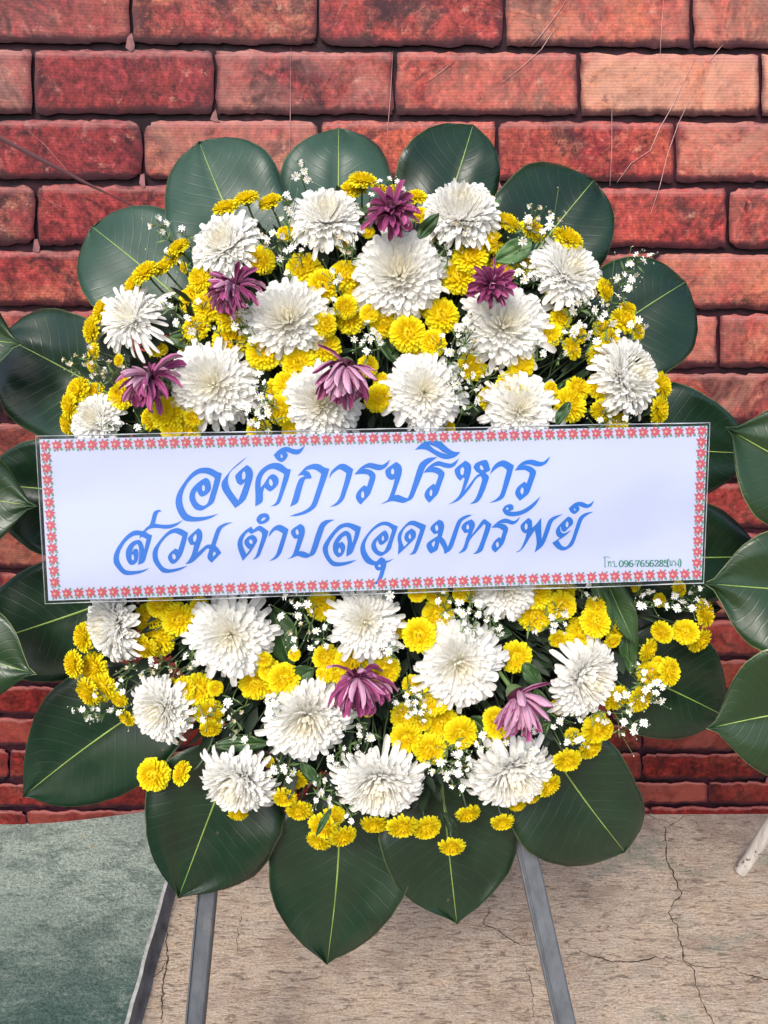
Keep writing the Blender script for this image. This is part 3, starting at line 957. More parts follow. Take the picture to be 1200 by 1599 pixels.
# ------------------------------------------------------------------ flower heads
def head_z(x, y, base):
    r2 = ((x - 598) / 480.0) ** 2 + ((y - 790) / 530.0) ** 2
    return base + 0.05 * (1 - min(r2, 1.3))
def frame(px, py, z, tx, ty, spin, rad_px, squash=1.0):
    c = P(px, py, z)
    n = (WN + WX * tx + WU * ty).normalized()
    x = WU.cross(n)
    x.normalize()
    y = n.cross(x)
    M = Matrix((x, y, n)).transposed().to_4x4()
    s = rad_px * pxs(z)
    return Matrix.Translation(c) @ M @ Matrix.Rotation(spin, 4, 'Z') @ Matrix.Diagonal((s, s, s * squash, 1))
HUB = (598, 790)
def stem(parent, M, px, py, z, r=0.0013, mat=None):
    c = M.translation
    n = M.to_3x3().col[2].normalized()
    d = np.array([HUB[0] - px, HUB[1] - py], float)
    l = np.linalg.norm(d) + 1e-6
    k = min(0.35 * l, 90)
    e = P(px + d[0] / l * k, py + d[1] / l * k, 0.012)
    c1 = c - n * 0.03
    pts = [c - n * 0.004]
    for t in (0.2, 0.4, 0.6, 0.8, 1.0):
        pts.append(c * (1 - t) ** 2 + c1 * 2 * t * (1 - t) + e * t * t)
    mb = MB()
    mb.tube(pts, r, 5, cap=False)
    return mb.obj('stem', mat or M_stem, parent)

mums = [make_mum(s, n, sp) for s, n, sp in ((1, 350, 0.1), (2, 330, 0.2), (3, 380, 0.0), (4, 310, 0.35), (5, 360, 0.1), (6, 200, 1.0))]
# px, py, radius, tilt x, tilt up, variant
WH = [
 (352, 382, 60, -0.35, 0.45, 0), (510, 340, 60, 0.0, 0.65, 1), (720, 335, 66, 0.0, 0.75, 2), (624, 428, 76, 0.0, 0.2, 2), (450, 500, 68, 0.05, 0.1, 4),
 (887, 425, 62, 0.45, 0.45, 4), (788, 510, 70, 0.05, 0.1, 3), (207, 498, 56, -0.45, 0.35, 5), (334, 600, 70, 0.0, 0.0, 1), (503, 630, 64, 0.0, 0.05, 0),
 (663, 612, 64, 0.05, 0.1, 1), (812, 640, 62, 0.0, 0.2, 3), (978, 588, 64, 0.65, 0.25, 2), (150, 656, 46, -0.3, 0.35, 4),
 (178, 975, 62, -0.95, -0.1, 2), (360, 993, 71, 0.05, 0.05, 1), (570, 972, 62, 0.05, 0.15, 3), (790, 915, 54, 0.0, 0.1, 1), (717, 1037, 73, 0.0, 0.0, 0),
 (913, 1058, 66, 0.55, -0.15, 2), (252, 1108, 60, -0.45, -0.2, 4), (479, 1122, 73, 0.0, -0.1, 4), (372, 1218, 66, -0.35, -0.5, 0), (592, 1222, 74, 0.0, -0.45, 2), (800, 1206, 72, 0.25, -0.5, 4)]
for i, (x, y, r, tx, ty, vr) in enumerate(WH):
    z = head_z(x, y, 0.045)
    me, outs = mums[vr]
    M = frame(x, y, z, tx, ty, i * 1.3, r * 1.0, 0.86 + 0.07 * ((i * 7) % 5)) @ Matrix.Diagonal((1 + 0.06 * math.sin(i * 2.9), 1 - 0.06 * math.sin(i * 2.9), 1, 1))
    o = link(bpy.data.objects.new('white_chrysanthemum', me), wreath, M)
    for pm in outs:
        link(bpy.data.objects.new('petal', pm), o, 'same')
    stem(o, M, x, y, z, 0.0026)

def make_purple(M, R_m, seed, droop, n=34, spread=1.0, sector=None, alo=18, ahi=105):
    rg = np.random.default_rng(seed)
    g = M.to_3x3().inverted() @ Vector((0, 0, -1))
    g = np.array(g.normalized())
    big, outs = MB(), []
    for i in range(n):
        s = i / (n - 1)
        a = R(alo + (ahi - alo) * s) * spread + rg.normal(0, 0.1)
        ph = i * GOLD + rg.normal(0, 0.15)
        L = rg.uniform(0.62, 1.1)
        def d(al, l):
            return np.array([math.sin(al) * math.cos(ph), math.sin(al) * math.sin(ph), math.cos(al)]) * l
        tip = d(a, L) + g * droop * rg.uniform(0.7, 1.2)
        tip = tip / np.linalg.norm(tip) * L
        ctrl = d(a * rg.uniform(0.7, 1.15), L * 0.62) + g * droop * 0.05
        side = np.array([-math.sin(ph), math.cos(ph), 0]) + rg.normal(0, 0.25, 3)
        pts = petal_pts(tip, ctrl, (0, 0, 0), 0.115 * rg.uniform(0.7, 1.2), 5, [(0, .3), (.3, .6), (.55, .9), (.78, 1.0), (.9, .8), (1, .15)], 0.9, rg.normal(0, 0.6), side)
        pts = np.array(pts)
        mid = pts[:, 2:3, :]
        nrm = np.cross(np.gradient(mid[:, 0, :], axis=0), side)
        nrm /= np.linalg.norm(nrm, axis=1, keepdims=True) + 1e-9
        low = pts - nrm[:, None, :] * 0.022
        mb = MB() if i >= n - 16 else big
        r_, c_ = pts.shape[:2]
        uv = [[(j / (c_ - 1), k / (r_ - 1)) for j in range(c_)] for k in range(r_)]
        mb.grid(pts, uv, 0)
        mb.grid(low, uv, 1, flip=True)
        if i >= n - 16:
            outs.append(mb)
    for s, a, ph in mum_dirs(34, R(70), 0.1, rg):
        add_petal(big, dome_petal(s, a, ph, 0.33 * rg.uniform(0.8, 1.2), 0.8, 0.035, rg, R(30), R(0), 3, TN, 0.5), s, 2)
    rings = [[(r * math.cos(k * math.pi / 4), r * math.sin(k * math.pi / 4), z) for k in range(9)] for z, r in ((0.08, 0.02), (0.04, 0.16), (-0.1, 0.26), (-0.26, 0.18), (-0.36, 0.06))]
    big.grid(rings[:3], mat=2)
    big.grid(rings[2:], mat=3)
    return big, outs
PU = [  # x,y,r,tx,ty,droop,n
 (368, 450, 47, -0.55, 0.25, 0.6, 32), (238, 592, 54, -0.75, 0.35, 0.7, 34), (540, 575, 60, -0.15, -0.9, 0.9, 34), (612, 335, 48, 0.0, 0.75, 0.35, 30),
 (768, 446, 40, 0.05, 0.1, 0.2, 30), (560, 1062, 60, 0.0, 0.35, 1.0, 34), (808, 1088, 64, 0.7, -0.9, 0.9, 26)]
for i, (x, y, r, tx, ty, dr, n) in enumerate(PU):
    z = head_z(x, y, 0.085)
    M = frame(x, y, z, tx, ty, i * 0.7, r)
    big, outs = make_purple(M, r, 50 + i, dr, int(n * 1.9))
    o = big.obj('purple_chrysanthemum', [M_pur_top, M_pur_back, M_pur_dark, M_calyx], wreath, M)
    for mb in outs:
        mb.obj('petal', [M_pur_top, M_pur_back], o, 'same')
    if i == 6:
        o['label'] = 'pale pink drooping purple chrysanthemum showing its green calyx'
    stem(o, M, x, y, z, 0.0028, M_stem_l)

poms = [make_pompon(100 + k) for k in range(6)]
YB = """353 325 18 -3 12|385 311 18 -3 12|422 316 17 -5 10|280 386 16 -6 9|270 404 17 -7 7|255 418 15 -6 8|228 426 21 -6 9|210 446 19 -9 5|288 418 8 -9 -4|313 436 17 -2 0|305 466 23 -2 3|325 478 20 0 0
158 484 16 -9 4|145 515 20 -11 1|147 550 13 -9 0|145 568 12 -9 0|186 563 9 -6 0|122 610 20 -5 3|149 613 15 -4 3|110 634 18 -8 -1|106 662 16 -9 -2|190 618 21 -3 2|195 596 11 -3 2|246 546 14 0 8|262 645 24 0 2|290 666 23 0 0|240 655 18 -2 0|268 672 15 0 0|292 527 19 -3 4|307 512 20 -2 4
360 495 21 -2 2|360 534 25 0 2|303 652 14 0 -3|475 420 24 0 2|505 447 23 0 0|409 407 19 -2 -4|447 365 13 0 5|462 360 12 0 4|540 430 23 0 3|562 459 24 0 1|567 283 20 2 11|552 296 19 -1 10|595 296 10 0 8|617 297 11 0 8|650 308 15 0 8|657 336 12 0 3|575 362 9 0 0|535 378 11 0 0|540 480 16 0 -2
547 494 24 0 0|412 550 25 0 0|467 567 23 0 -1|507 542 23 2 0|508 507 17 3 0|432 610 17 -2 0|451 602 22 0 2|437 640 21 -2 -2|375 512 18 0 0|637 521 25 0 0|600 505 20 0 -3|652 548 20 0 -1|577 490 13 0 0|645 484 15 0 -3|575 572 15 3 0|592 622 20 2 -2|597 595 12 0 2|405 672 17 0 -2|455 672 13 0 -3
716 431 25 0 1|735 402 24 0 3|765 405 21 2 2|787 425 16 1 7|683 360 16 0 -5|757 312 15 4 8|772 378 17 5 2|792 348 19 5 9|832 360 19 4 6|887 374 23 5 9|825 414 20 2 5|866 458 12 0 -3|938 446 13 7 2|690 493 24 1 1|676 536 19 0 1|737 572 20 0 -2|815 570 18 1 -2|800 600 22 0 4|770 622 20 -3 2|828 606 14 2 5|845 615 10 2 2
876 497 16 2 1|859 523 17 -2 1|902 522 14 3 2|893 545 16 6 4|890 632 25 3 2|902 607 18 3 2|860 608 11 4 0|935 555 17 -2 4|937 602 18 -3 0|942 640 17 0 -4|700 668 10 0 0|945 453 16 8 2|980 481 12 2 9|975 502 21 3 6|995 517 13 5 2|944 516 17 2 5|953 530 14 2 0|942 551 18 -2 4|1034 602 19 9 2|1029 641 20 9 -1|963 660 16 0 4
131 995 21 -8 0|116 1037 20 -7 0|147 1042 22 -3 0|139 1080 22 -6 -4|160 1073 21 -2 -1|187 1092 13 -3 -3|199 1121 14 -5 -5|232 966 21 -1 0|251 944 19 0 3|279 967 23 1 0|246 998 25 -1 -1|226 1010 19 -2 -4|312 947 14 0 2|310 1077 23 1 1|288 1075 17 -3 0|300 1102 22 0 -3|337 1075 11 3 0|327 1112 21 2 -3|267 1067 8 0 3
330 1137 16 2 -6|240 1210 24 -1 0|284 1207 17 -9 5|372 1271 14 0 -8|462 1217 18 0 -5|445 1245 17 0 -4|468 1265 19 0 -5|420 1190 8 0 0|412 1030 12 0 -2|400 1067 24 0 -1|444 1060 23 1 0|420 1046 16 0 2|502 946 21 0 0|460 1022 9 0 2|510 1027 19 0 2|552 1034 26 0 -2|602 1046 22 2 -1|624 982 14 4 0|655 992 24 -1 0|507 1053 13 -2 0|526 1051 14 0 0|575 1110 9 0 0|425 1082 9 0 0
635 1152 23 0 -1|672 1170 23 0 -1|689 1127 25 0 0|720 1145 24 1 -1|632 1120 20 -2 0|660 1127 13 0 0|505 1290 22 -2 -4|498 1313 18 -3 -7|536 1305 20 3 -6|522 1274 16 0 -2|585 1286 20 0 -8|628 1290 22 1 -5|667 1292 21 2 -4|731 1270 18 2 -7|706 1321 19 0 -6
684 960 22 0 0|652 926 13 0 0|682 925 17 0 0|735 928 12 0 0|720 928 12 0 0|806 1026 23 1 0|837 928 21 0 3|836 960 24 0 -1|877 921 20 1 3|877 946 21 1 0|872 998 13 0 -2|807 958 9 0 0|677 1095 21 0 0|645 1070 15 0 0|773 1122 17 0 0|871 1105 13 0 -3
910 987 23 1 2|930 971 22 1 3|960 977 21 5 0|932 945 15 1 4|957 1001 12 2 -5|897 1015 9 0 0|1061 919 11 3 2|1030 937 10 2 0|1100 957 20 8 2|1071 987 18 -3 -1|1092 1000 19 5 -5|1034 987 16 -8 -2|1012 1015 17 8 -4|1015 1052 18 -3 -1|1045 1049 20 5 1|1029 1037 11 0 3|962 1090 19 3 -3|1000 1090 22 5 -3|990 915 9 0 0
777 1132 20 0 1|777 1150 18 0 -1|775 1167 16 0 -3|886 1187 20 1 -4|922 1167 20 5 -5|931 1137 23 3 -2|946 1140 15 6 -1|895 1150 12 0 0|857 1227 19 5 -5|807 1257 13 1 -8|830 1247 11 1 -8|785 1283 17 1 -6"""
ents = [tuple(map(float, e.split())) for l in YB.split('\n') for e in l.split('|')]
for i, (x, y, r, tx, ty) in enumerate(ents):
    lift = 0.037 + 0.010 * math.sin(i * 2.4)
    z = head_z(x, y, lift)
    M = frame(x, y, z, tx * 0.15, ty * 0.15, i * 0.9, r * 1.22, 0.95)
    o = link(bpy.data.objects.new('yellow_button_chrysanthemum', poms[i % 6]), wreath, M)
    stem(o, M, x, y, z)

# sprigs of small white daisies: x, y, number, spread, kind (d open, r dry)
DS = """470 268 5 d|447 304 1 d|452 322 3 d|447 340 3 d|430 368 4 d|410 372 3 r|460 366 2 d|466 388 4 d|446 392 1 d|438 404 1 d|448 426 1 d|522 428 3 d|526 440 2 d|521 468 2 d|593 283 1 d|607 282 1 d|621 284 1 d|580 304 1 d|630 296 1 d|577 321 2 d|541 376 4 r|548 388 3 r|540 393 2 r
250 346 4 d|254 362 2 d|284 357 2 d|260 391 2 d|283 407 2 d|257 471 3 d|266 477 2 d|102 562 2 r|110 570 2 r|131 554 5 r|150 576 4 r|168 577 3 r|162 586 2 r|192 580 3 r|144 588 1 d|215 667 1 d|167 662 3 d|310 470 2 d|276 504 2 d|293 497 2 d|335 510 2 d|300 517 1 d|375 484 3 d|370 505 3 d|390 517 3 d|384 500 1 d|392 530 2 d
578 518 5 d|590 530 3 d|573 543 3 d|554 530 1 d|405 600 6 d|400 612 3 d|417 623 3 d|398 634 3 d|392 655 3 d|408 662 5 d|402 645 2 d|420 645 2 d|660 420 0 d
838 330 4 r|835 344 3 r|870 336 4 r|862 349 3 d|825 342 2 d|826 358 2 d|848 362 2 d|817 377 1 d|727 350 4 r|730 374 3 d|697 374 1 d|702 395 1 d|832 412 3 d|812 418 3 d|841 428 3 d|820 432 3 d
733 499 3 d|715 512 2 d|731 524 5 r|737 538 3 r|719 545 3 d|690 525 1 d|701 550 1 d|714 590 7 d|718 604 3 d|749 594 4 d|769 579 3 r|727 572 1 d|747 622 3 d|728 635 2 d|848 552 1 d|882 551 2 d|833 465 1 d
914 472 4 d|897 482 3 d|936 482 3 d|955 480 4 r|912 517 4 d|900 510 3 d|882 519 2 d|932 528 3 d|936 500 1 d|957 505 1 d|999 505 4 d|965 520 2 d|985 407 1 d|1003 402 4 d|994 429 2 d|984 413 1 d|976 434 3 d|963 434 1 d|981 451 2 d|964 462 1 d|955 642 3 d|982 652 3 d|942 660 3 d
128 1113 5 d|147 1111 3 d|153 1120 2 d|172 1108 2 d|186 1113 2 d|150 1086 2 d|184 1074 3 d|193 1047 3 r|232 1050 4 r|245 1036 3 d|266 1048 1 r|286 1050 3 r|292 1030 3 d|190 1062 2 d|303 1108 1 d|318 1124 1 d|285 1125 4 d|332 1110 1 d
350 1110 1 d|362 1132 4 r|376 1110 1 r|360 1120 2 d|365 1152 1 d|383 1155 1 d|432 1203 4 d|445 1210 4 d|425 1100 4 d|433 1110 3 d|356 1097 1 d
462 934 6 d|470 948 4 d|440 963 1 d|466 962 2 d|485 954 2 d|481 980 3 r|452 986 2 r|500 986 3 d|499 1006 4 d|457 1003 3 d|603 930 3 d|603 1014 4 d|611 1024 3 d|640 1085 4 d|652 1102 6 d|657 1118 5 d|641 1110 4 d|663 1092 2 d|618 1098 2 d
561 1137 1 d|566 1153 3 d|582 1153 2 d|558 1166 2 d|530 1180 4 d|525 1190 3 d|546 1181 2 d|498 1224 3 d|503 1243 3 d|515 1250 2 d|494 1250 2 d|516 1258 2 d|549 1282 2 d|541 1272 2 d|447 1204 3 d
714 1167 3 d|703 1178 3 d|726 1180 3 d|693 1200 5 d|703 1214 4 d|720 1196 3 d|730 1210 4 d|722 1230 2 d|709 1206 4 d|675 1198 3 d|752 1158 3 d|757 1172 3 d|792 1160 2 d|793 1127 1 d|836 1140 1 d|822 1175 6 d|832 1192 3 d|875 1126 1 d|866 1135 2 d
715 945 4 d|742 943 3 d|757 962 3 d|727 968 3 d|703 960 3 d|737 958 3 r|775 972 4 d|745 988 3 d|732 985 2 d|783 990 1 d|690 936 3 d|835 983 1 d|862 964 2 d|882 955 2 d|876 972 5 d|864 985 1 d|920 924 4 d
1007 928 3 d|1002 946 2 d|1027 940 2 d|1038 947 2 d|1064 934 3 d|1057 950 2 d|1086 926 3 d|1092 940 3 d|1081 949 2 d|995 1038 1 d|1007 1050 2 d|1010 1073 3 d|1030 1082 5 d|1026 1066 2 d|978 1090 4 d|1007 1091 1 d|1026 1096 2 d|986 1108 2 d
908 1124 2 d|891 1161 3 d|908 1160 3 d|946 1117 3 d|982 1114 2 d|974 1127 2 d|975 1145 2 d|997 1135 3 d|990 1142 2 d|935 1125 1 d"""
dv = {'d': [make_daisy(200 + k).mesh('small_daisy', [M_dpetal, M_dcen, M_calyx]) for k in range(3)] + [make_daisy(207, True).mesh('small_daisy', [M_dpetal, M_dcen, M_calyx])], 'r': [make_daisy(220 + k, True).mesh('small_daisy', [M_dry, M_dcen, M_calyx]) for k in range(3)]}
rawd = [make_daisy(200), make_daisy(202, True), make_daisy(203)]
buds = [make_daisy(240, False, True)]
cnt = 0
rest = MB()
def bake(mb, src, M, off=0):
    b = len(mb.v)
    mb.v.extend(tuple(M @ Vector(q)) for q in src.v)
    mb.f.extend(tuple(b + k for k in f) for f in src.f)
    mb.uv.extend(src.uv)
    mb.m.extend(src.m)
sprigs = []
for l in DS.split('\n'):
    for e in l.split('|'):
        x, y, n, k = e.split()
        if int(n):
            sprigs.append((float(x), float(y), int(n), k))
for si, (x, y, n, k) in enumerate(sprigs):
    n = max(1, int(round(n * 0.72)))
    z = head_z(x, y, 0.068)
    if k == 'r':
        z += 0.004
    dx, dy = HUB[0] - x, HUB[1] - y
    l = math.hypot(dx, dy) + 1e-6
    sb = MB()
    kk = min(35 + 6 * n, 60)
    root = P(x + dx / l * kk * 0.6, y + dy / l * kk * 0.6 + (12 if si % 2 else -4), z - 0.045)
    node = P(x + dx / l * 12, y + dy / l * 12 + 3, z - 0.014)
    sb.tube([root, (root + node) / 2 + WN * 0.003, node], 0.0008, 4, cap=False)
    place = []
    for j in range(n):
        a = j * GOLD + si
        rr = 0 if n == 1 else 8.8 * math.sqrt(j + 0.4)
        fx, fy = x + rr * math.cos(a), y + rr * math.sin(a) * 0.95
        fz = z + random.gauss(0, 0.003)
        tx, ty = (fx - x) * 0.06 + random.gauss(0, 0.6), -(fy - y) * 0.06 + random.gauss(0.1, 0.6)
        M = frame(fx, fy, fz, tx, ty, random.uniform(0, 6), random.uniform(5.2, 8.8) * (0.9 if k == 'r' else 1.0))
        place.append(M)
        c = M.translation
        e = c - M.to_3x3().col[2].normalized() * 0.004
        sb.tube([node, (node + e) / 2 - WN * 0.002 + Vector((random.gauss(0, .0015), 0, random.gauss(0, .0015))), e], 0.00065, 4, cap=False)
    for j in range(2 + n // 2):      # green buds and narrow leaflets
        fx, fy = x + random.gauss(0, 13), y + random.gauss(0, 13)
        M = frame(fx, fy, z - 0.008, random.gauss(0, .6), random.gauss(0, .6), 0, 4.2)
        bake(sb, buds[0], M)
        for q in range(len(buds[0].m)):
            i_ = len(sb.m) - 1 - q
            sb.m[i_] = {0: 1, 1: 2, 2: 0}[sb.m[i_]] if sb.m[i_] in (0, 1, 2) else 0
        sb.tube([node, M.translation], 0.0004, 3, cap=False)
        d = (WX * random.gauss(0, 1) + WU * random.gauss(0, 1) + WN * 0.3).normalized()
        sd_ = d.cross(WN).normalized()
        p = node
        L = random.uniform(0.008, 0.016)
        sb.poly([p, p + d * L * .5 + sd_ * L * .09, p + d * L, p + d * L * .5 - sd_ * L * .09], [(0, 1, 2, 3)], 0)
    o = sb.obj('daisy_sprig', [M_stem_l, M_dpetal, M_calyx], wreath)
    for j, M in enumerate(place):
        if cnt < 298 and j < 2:
            link(bpy.data.objects.new('small_daisy', dv[k][(j + si) % len(dv[k])]), o, M)
            cnt += 1
        else:
            bake(rest, rawd[(j + si) % 3], M)
o = rest.obj('small_daisies', [M_dpetal, M_dcen, M_calyx], wreath)
o['kind'] = 'stuff'

# ------------------------------------------------------------------ message card
Z_CARD = 0.118
TLc, TRc, BRc, BLc = (62, 686), (1105, 665), (1096, 905), (76, 938)
def cwave(x, y):
    return 0.0007 * mnoise.noise(Vector((x * 0.008, y * 0.012, 5))) + 0.0016 * math.sin(x * 0.009 + 1.0) + 0.0010 * math.sin(y * 0.03 + x * 0.004) - 0.004 * ((x - 590) / 520.0) ** 2
def C(x, y, dz=0.0):
    return P(x, y, Z_CARD + cwave(x, y) + dz)
def quad(t, s, c=(TLc, TRc, BRc, BLc)):
    a = (c[0][0] + (c[1][0] - c[0][0]) * s, c[0][1] + (c[1][1] - c[0][1]) * s)
    b = (c[3][0] + (c[2][0] - c[3][0]) * s, c[3][1] + (c[2][1] - c[3][1]) * s)
    return (a[0] + (b[0] - a[0]) * t, a[1] + (b[1] - a[1]) * t)
def m_card():
    t = NT('white_card')
    n = t.noise(t.coords('Object'), 5, 3)
    t.base(t.mix(n, (0.435, 0.475, 0.635), (0.45, 0.49, 0.65)), 0.6, 0.3)
    return t.m
def m_sleeve():
    t = NT('clear_plastic')
    o = t.coords('Object')
    t.base((0.9, 0.93, 1.0), 0.08, 0.5)
    big = t.noise(t.coords('Object', (1, 1, 1)), 5, 1.5, 0.4, 0.6)
    med = t.noise(o, 30, 3, 0.5, 0.5)
    bp = t.node('ShaderNodeBump', i_Strength=0.4, i_Distance=0.012)
    t.link(t.math('ADD', big, t.math('MULTIPLY', med, 0.07)), bp.inputs['Height'])
    gl = t.node('ShaderNodeBsdfGlossy', i_Roughness=0.10)
    t.link(bp.outputs[0], gl.inputs['Normal'])
    tr = t.node('ShaderNodeBsdfTransparent')
    tr.inputs[0].default_value = (0.97, 0.98, 1.0, 1)
    fr = t.node('ShaderNodeFresnel', i_IOR=1.5)
    t.link(bp.outputs[0], fr.inputs['Normal'])
    mx = t.node('ShaderNodeMixShader')
    t.link(t.math('MULTIPLY', fr.outputs[0], 0.6), mx.inputs[0])
    t.link(tr.outputs[0], mx.inputs[1])
    t.link(gl.outputs[0], mx.inputs[2])
    t.link(mx.outputs[0], t.out.inputs[0])
    return t.m
card = empty('message_card', tuple(C(586, 925)), 'long white printed card with blue Thai lettering, in a clear sleeve across the wreath', 'card')
mb = MB()
nx_, ny_ = 60, 14
fr_, bk_ = [], []
for j in range(ny_ + 1):
    fr_.append([tuple(C(*quad(j / ny_, i / nx_), 0)) for i in range(nx_ + 1)])
    bk_.append([tuple(C(*quad(j / ny_, i / nx_), -0.0008)) for i in range(nx_ + 1)])
mb.grid(fr_, flip=True)
mb.grid(bk_)
mb.grid([fr_[0], bk_[0]])
mb.grid([bk_[-1], fr_[-1]])
mb.obj('card_sheet', m_card(), card)
SLV = ((56, 681), (1109, 660), (1099, 911), (71, 943))
mb = MB()
mb.grid([[tuple(C(*quad(j / ny_, i / nx_, SLV), 0.0022 + 0.0007 * mnoise.noise(Vector((i * 0.25, j * 0.6, 3))) * (1 if 0 < j < ny_ else 0))) for i in range(nx_ + 1)] for j in range(ny_ + 1)], flip=True)
o = mb.obj('plastic_sleeve', m_sleeve(), card)
# welded rim of the sleeve
M_rim = m_plain('sleeve_rim', (0.42, 0.45, 0.46), 0.25, 0.6, 40, 0.5)
for (a, b, sag) in ((SLV[0], SLV[1], 1.2), (SLV[3], SLV[2], -1.4)):
    m = MB()
    m.tube([C(a[0] + (b[0] - a[0]) * t, a[1] + (b[1] - a[1]) * t + sag * math.sin(t * 21) * 0.35, 0.001) for t in np.linspace(0, 1, 40)], [0.0004 + 0.0005 * abs(math.sin(k * 0.9) * math.sin(k * 0.37)) for k in range(40)], 4)
    m.obj('sleeve_rim', M_rim, card)
for (a, b) in ((SLV[0], SLV[3]), (SLV[1], SLV[2])):
    m = MB()
    m.tube([C(a[0] + (b[0] - a[0]) * t, a[1] + (b[1] - a[1]) * t, 0.001) for t in np.linspace(0, 1, 14)], 0.0006, 4)
    m.obj('sleeve_rim', M_rim, card)

M_blue = m_plain('blue_ink', (0.003, 0.125, 0.48), 0.55, 0.3, 8, 0.05)
M_green_ink = m_plain('green_ink', (0.03, 0.17, 0.11), 0.6, 0.3)
GL = []
def crop(ox, oy, s, shapes):
    for sh in shapes:
        GL.append([[(ox + x / s, oy + y / s) for x, y in loop] for loop in sh])
def L_(st):
    v = list(map(float, st.replace(',', ' ').split()))
    return list(zip(v[::2], v[1::2]))
crop(260, 680, 6, [
 [L_('490 732 400 780 300 803 220 805 160 790 115 730 90 660 88 600 110 530 160 450 230 360 300 312 370 300 430 312 480 340 520 352 500 440 465 560 442 628 380 675 325 703 270 690 235 645 215 590 225 530 255 480 310 430 350 405 375 398 400 415 415 455 415 510 375 555 330 575 305 555 288 515 270 550 275 595 300 635 345 657 385 635 410 560 435 480 455 400 410 370 350 353 300 360 240 400 190 460 155 540 148 610 165 680 200 735 260 762 340 762 420 750'), L_('345 462 358 470 362 500 353 525 340 515 333 485')],
 [L_('760 197 700 240 630 300 560 380 520 440 520 490 550 550 645 680 740 600 790 460 812 380 808 330 785 295 755 276 700 320 650 370 648 400 665 445 695 467 715 455 738 437 720 490 675 608 610 520 580 450 580 390 610 330 680 270'), L_('722 333 738 345 742 385 730 412 712 410 708 365')],
 [L_('833 665 835 560 832 460 845 390 880 330 940 280 1000 258 1050 258 1090 275 1130 308 1168 318 1140 420 1090 560 1065 625 1030 655 972 665 1010 645 1040 600 1075 480 1105 362 1050 330 1000 312 950 325 905 370 885 430 885 490 920 445 960 385 1000 362 1040 385 1053 425 1045 460 1010 500 975 525 945 510 920 485 905 540 900 620'), L_('968 405 985 415 998 445 990 475 972 465 960 435')],
 [L_('1005 182 1060 130 1110 108 1150 110 1180 123 1230 130 1270 115 1302 88 1275 140 1250 168 1220 178 1180 172 1140 155 1122 152 1138 180 1130 205 1105 235 1075 247 1040 230 1015 200'), L_('1075 172 1088 185 1090 205 1080 212 1070 195')]])
crop(440, 680, 6, [
 [L_('80 668 105 590 130 500 155 430 175 400 218 380 190 370 148 378 185 340 220 300 260 278 310 265 360 272 400 298 448 312 420 400 370 540 330 650 290 695 230 730 150 752 73 758 130 735 190 715 250 680 285 635 320 530 350 440 372 360 330 328 290 315 250 320 220 328 255 340 275 370 282 403 235 405 215 420 195 480 170 570 148 630')],
 [L_('445 402 460 350 490 310 540 272 580 265 620 280 672 315 650 400 610 520 580 600 540 640 500 660 450 670 500 640 540 590 570 500 590 430 608 352 550 318 520 325 480 355')],
 [L_('682 365 720 320 760 285 810 260 850 258 930 275 970 262 1018 225 985 290 940 320 900 325 860 315 810 302 770 310 820 318 860 340 882 380 865 450 840 520 820 560 740 648 710 615 695 575 710 530 750 485 778 465 800 480 815 430 825 390 800 365 750 360'), L_('758 520 770 530 774 570 762 590 748 575 745 540')]])
crop(600, 680, 4.444, [
 [L_('-28 478 5 460 30 440 60 360 75 300 50 308 20 290 8 250 25 225 85 183 115 205 125 240 115 290 90 360 72 415 100 412 150 432 170 425 205 320 240 210 270 175 310 155 370 150 330 180 290 215 260 290 225 375 198 435 165 455 130 468 90 460 50 455'), L_('55 228 68 235 70 260 58 272 48 255')],
 [L_('215 100 250 65 290 42 385 40 430 75 480 110 530 115 500 145 460 160 420 163 380 150 330 120 290 98 250 95'), L_('315 62 370 85 410 115 448 132 400 120 345 92')],
 [L_('273 258 310 215 345 190 380 178 420 188 465 195 500 175 523 155 495 205 460 225 420 222 380 210 335 215 380 225 410 245 420 270 400 330 375 400 350 430 313 467 290 440 280 410 300 370 345 333 355 345 372 300 378 275 350 258 310 255'), L_('325 372 335 385 332 415 322 420 314 400')],
 [L_('445 478 490 450 530 400 560 300 550 290 530 315 505 290 490 250 500 225 565 173 600 200 605 240 590 300 557 385 600 330 640 280 665 265 640 250 620 220 640 190 695 170 720 180 738 240 705 260 728 285 720 320 690 400 665 445 640 465 595 478 630 445 655 390 680 310 670 280 640 300 600 360 550 420 510 455'), L_('543 218 556 230 552 265 542 278 532 265 530 235'), L_('668 205 682 212 692 235 680 242 665 225')],
 [L_('735 272 755 220 790 185 830 172 865 185 902 208 880 290 850 380 830 430 790 455 730 468 780 440 810 400 835 310 853 240 820 215 790 222 755 250')],
 [L_('907 243 940 200 980 175 1030 168 1080 182 1110 180 1155 143 1130 190 1090 212 1050 212 1010 200 965 205 1010 212 1045 235 1055 260 1035 320 1010 390 985 420 943 453 920 425 910 395 930 355 975 320 990 332 1008 280 1010 258 980 240 940 240'), L_('957 358 968 370 966 400 956 410 946 385')]])
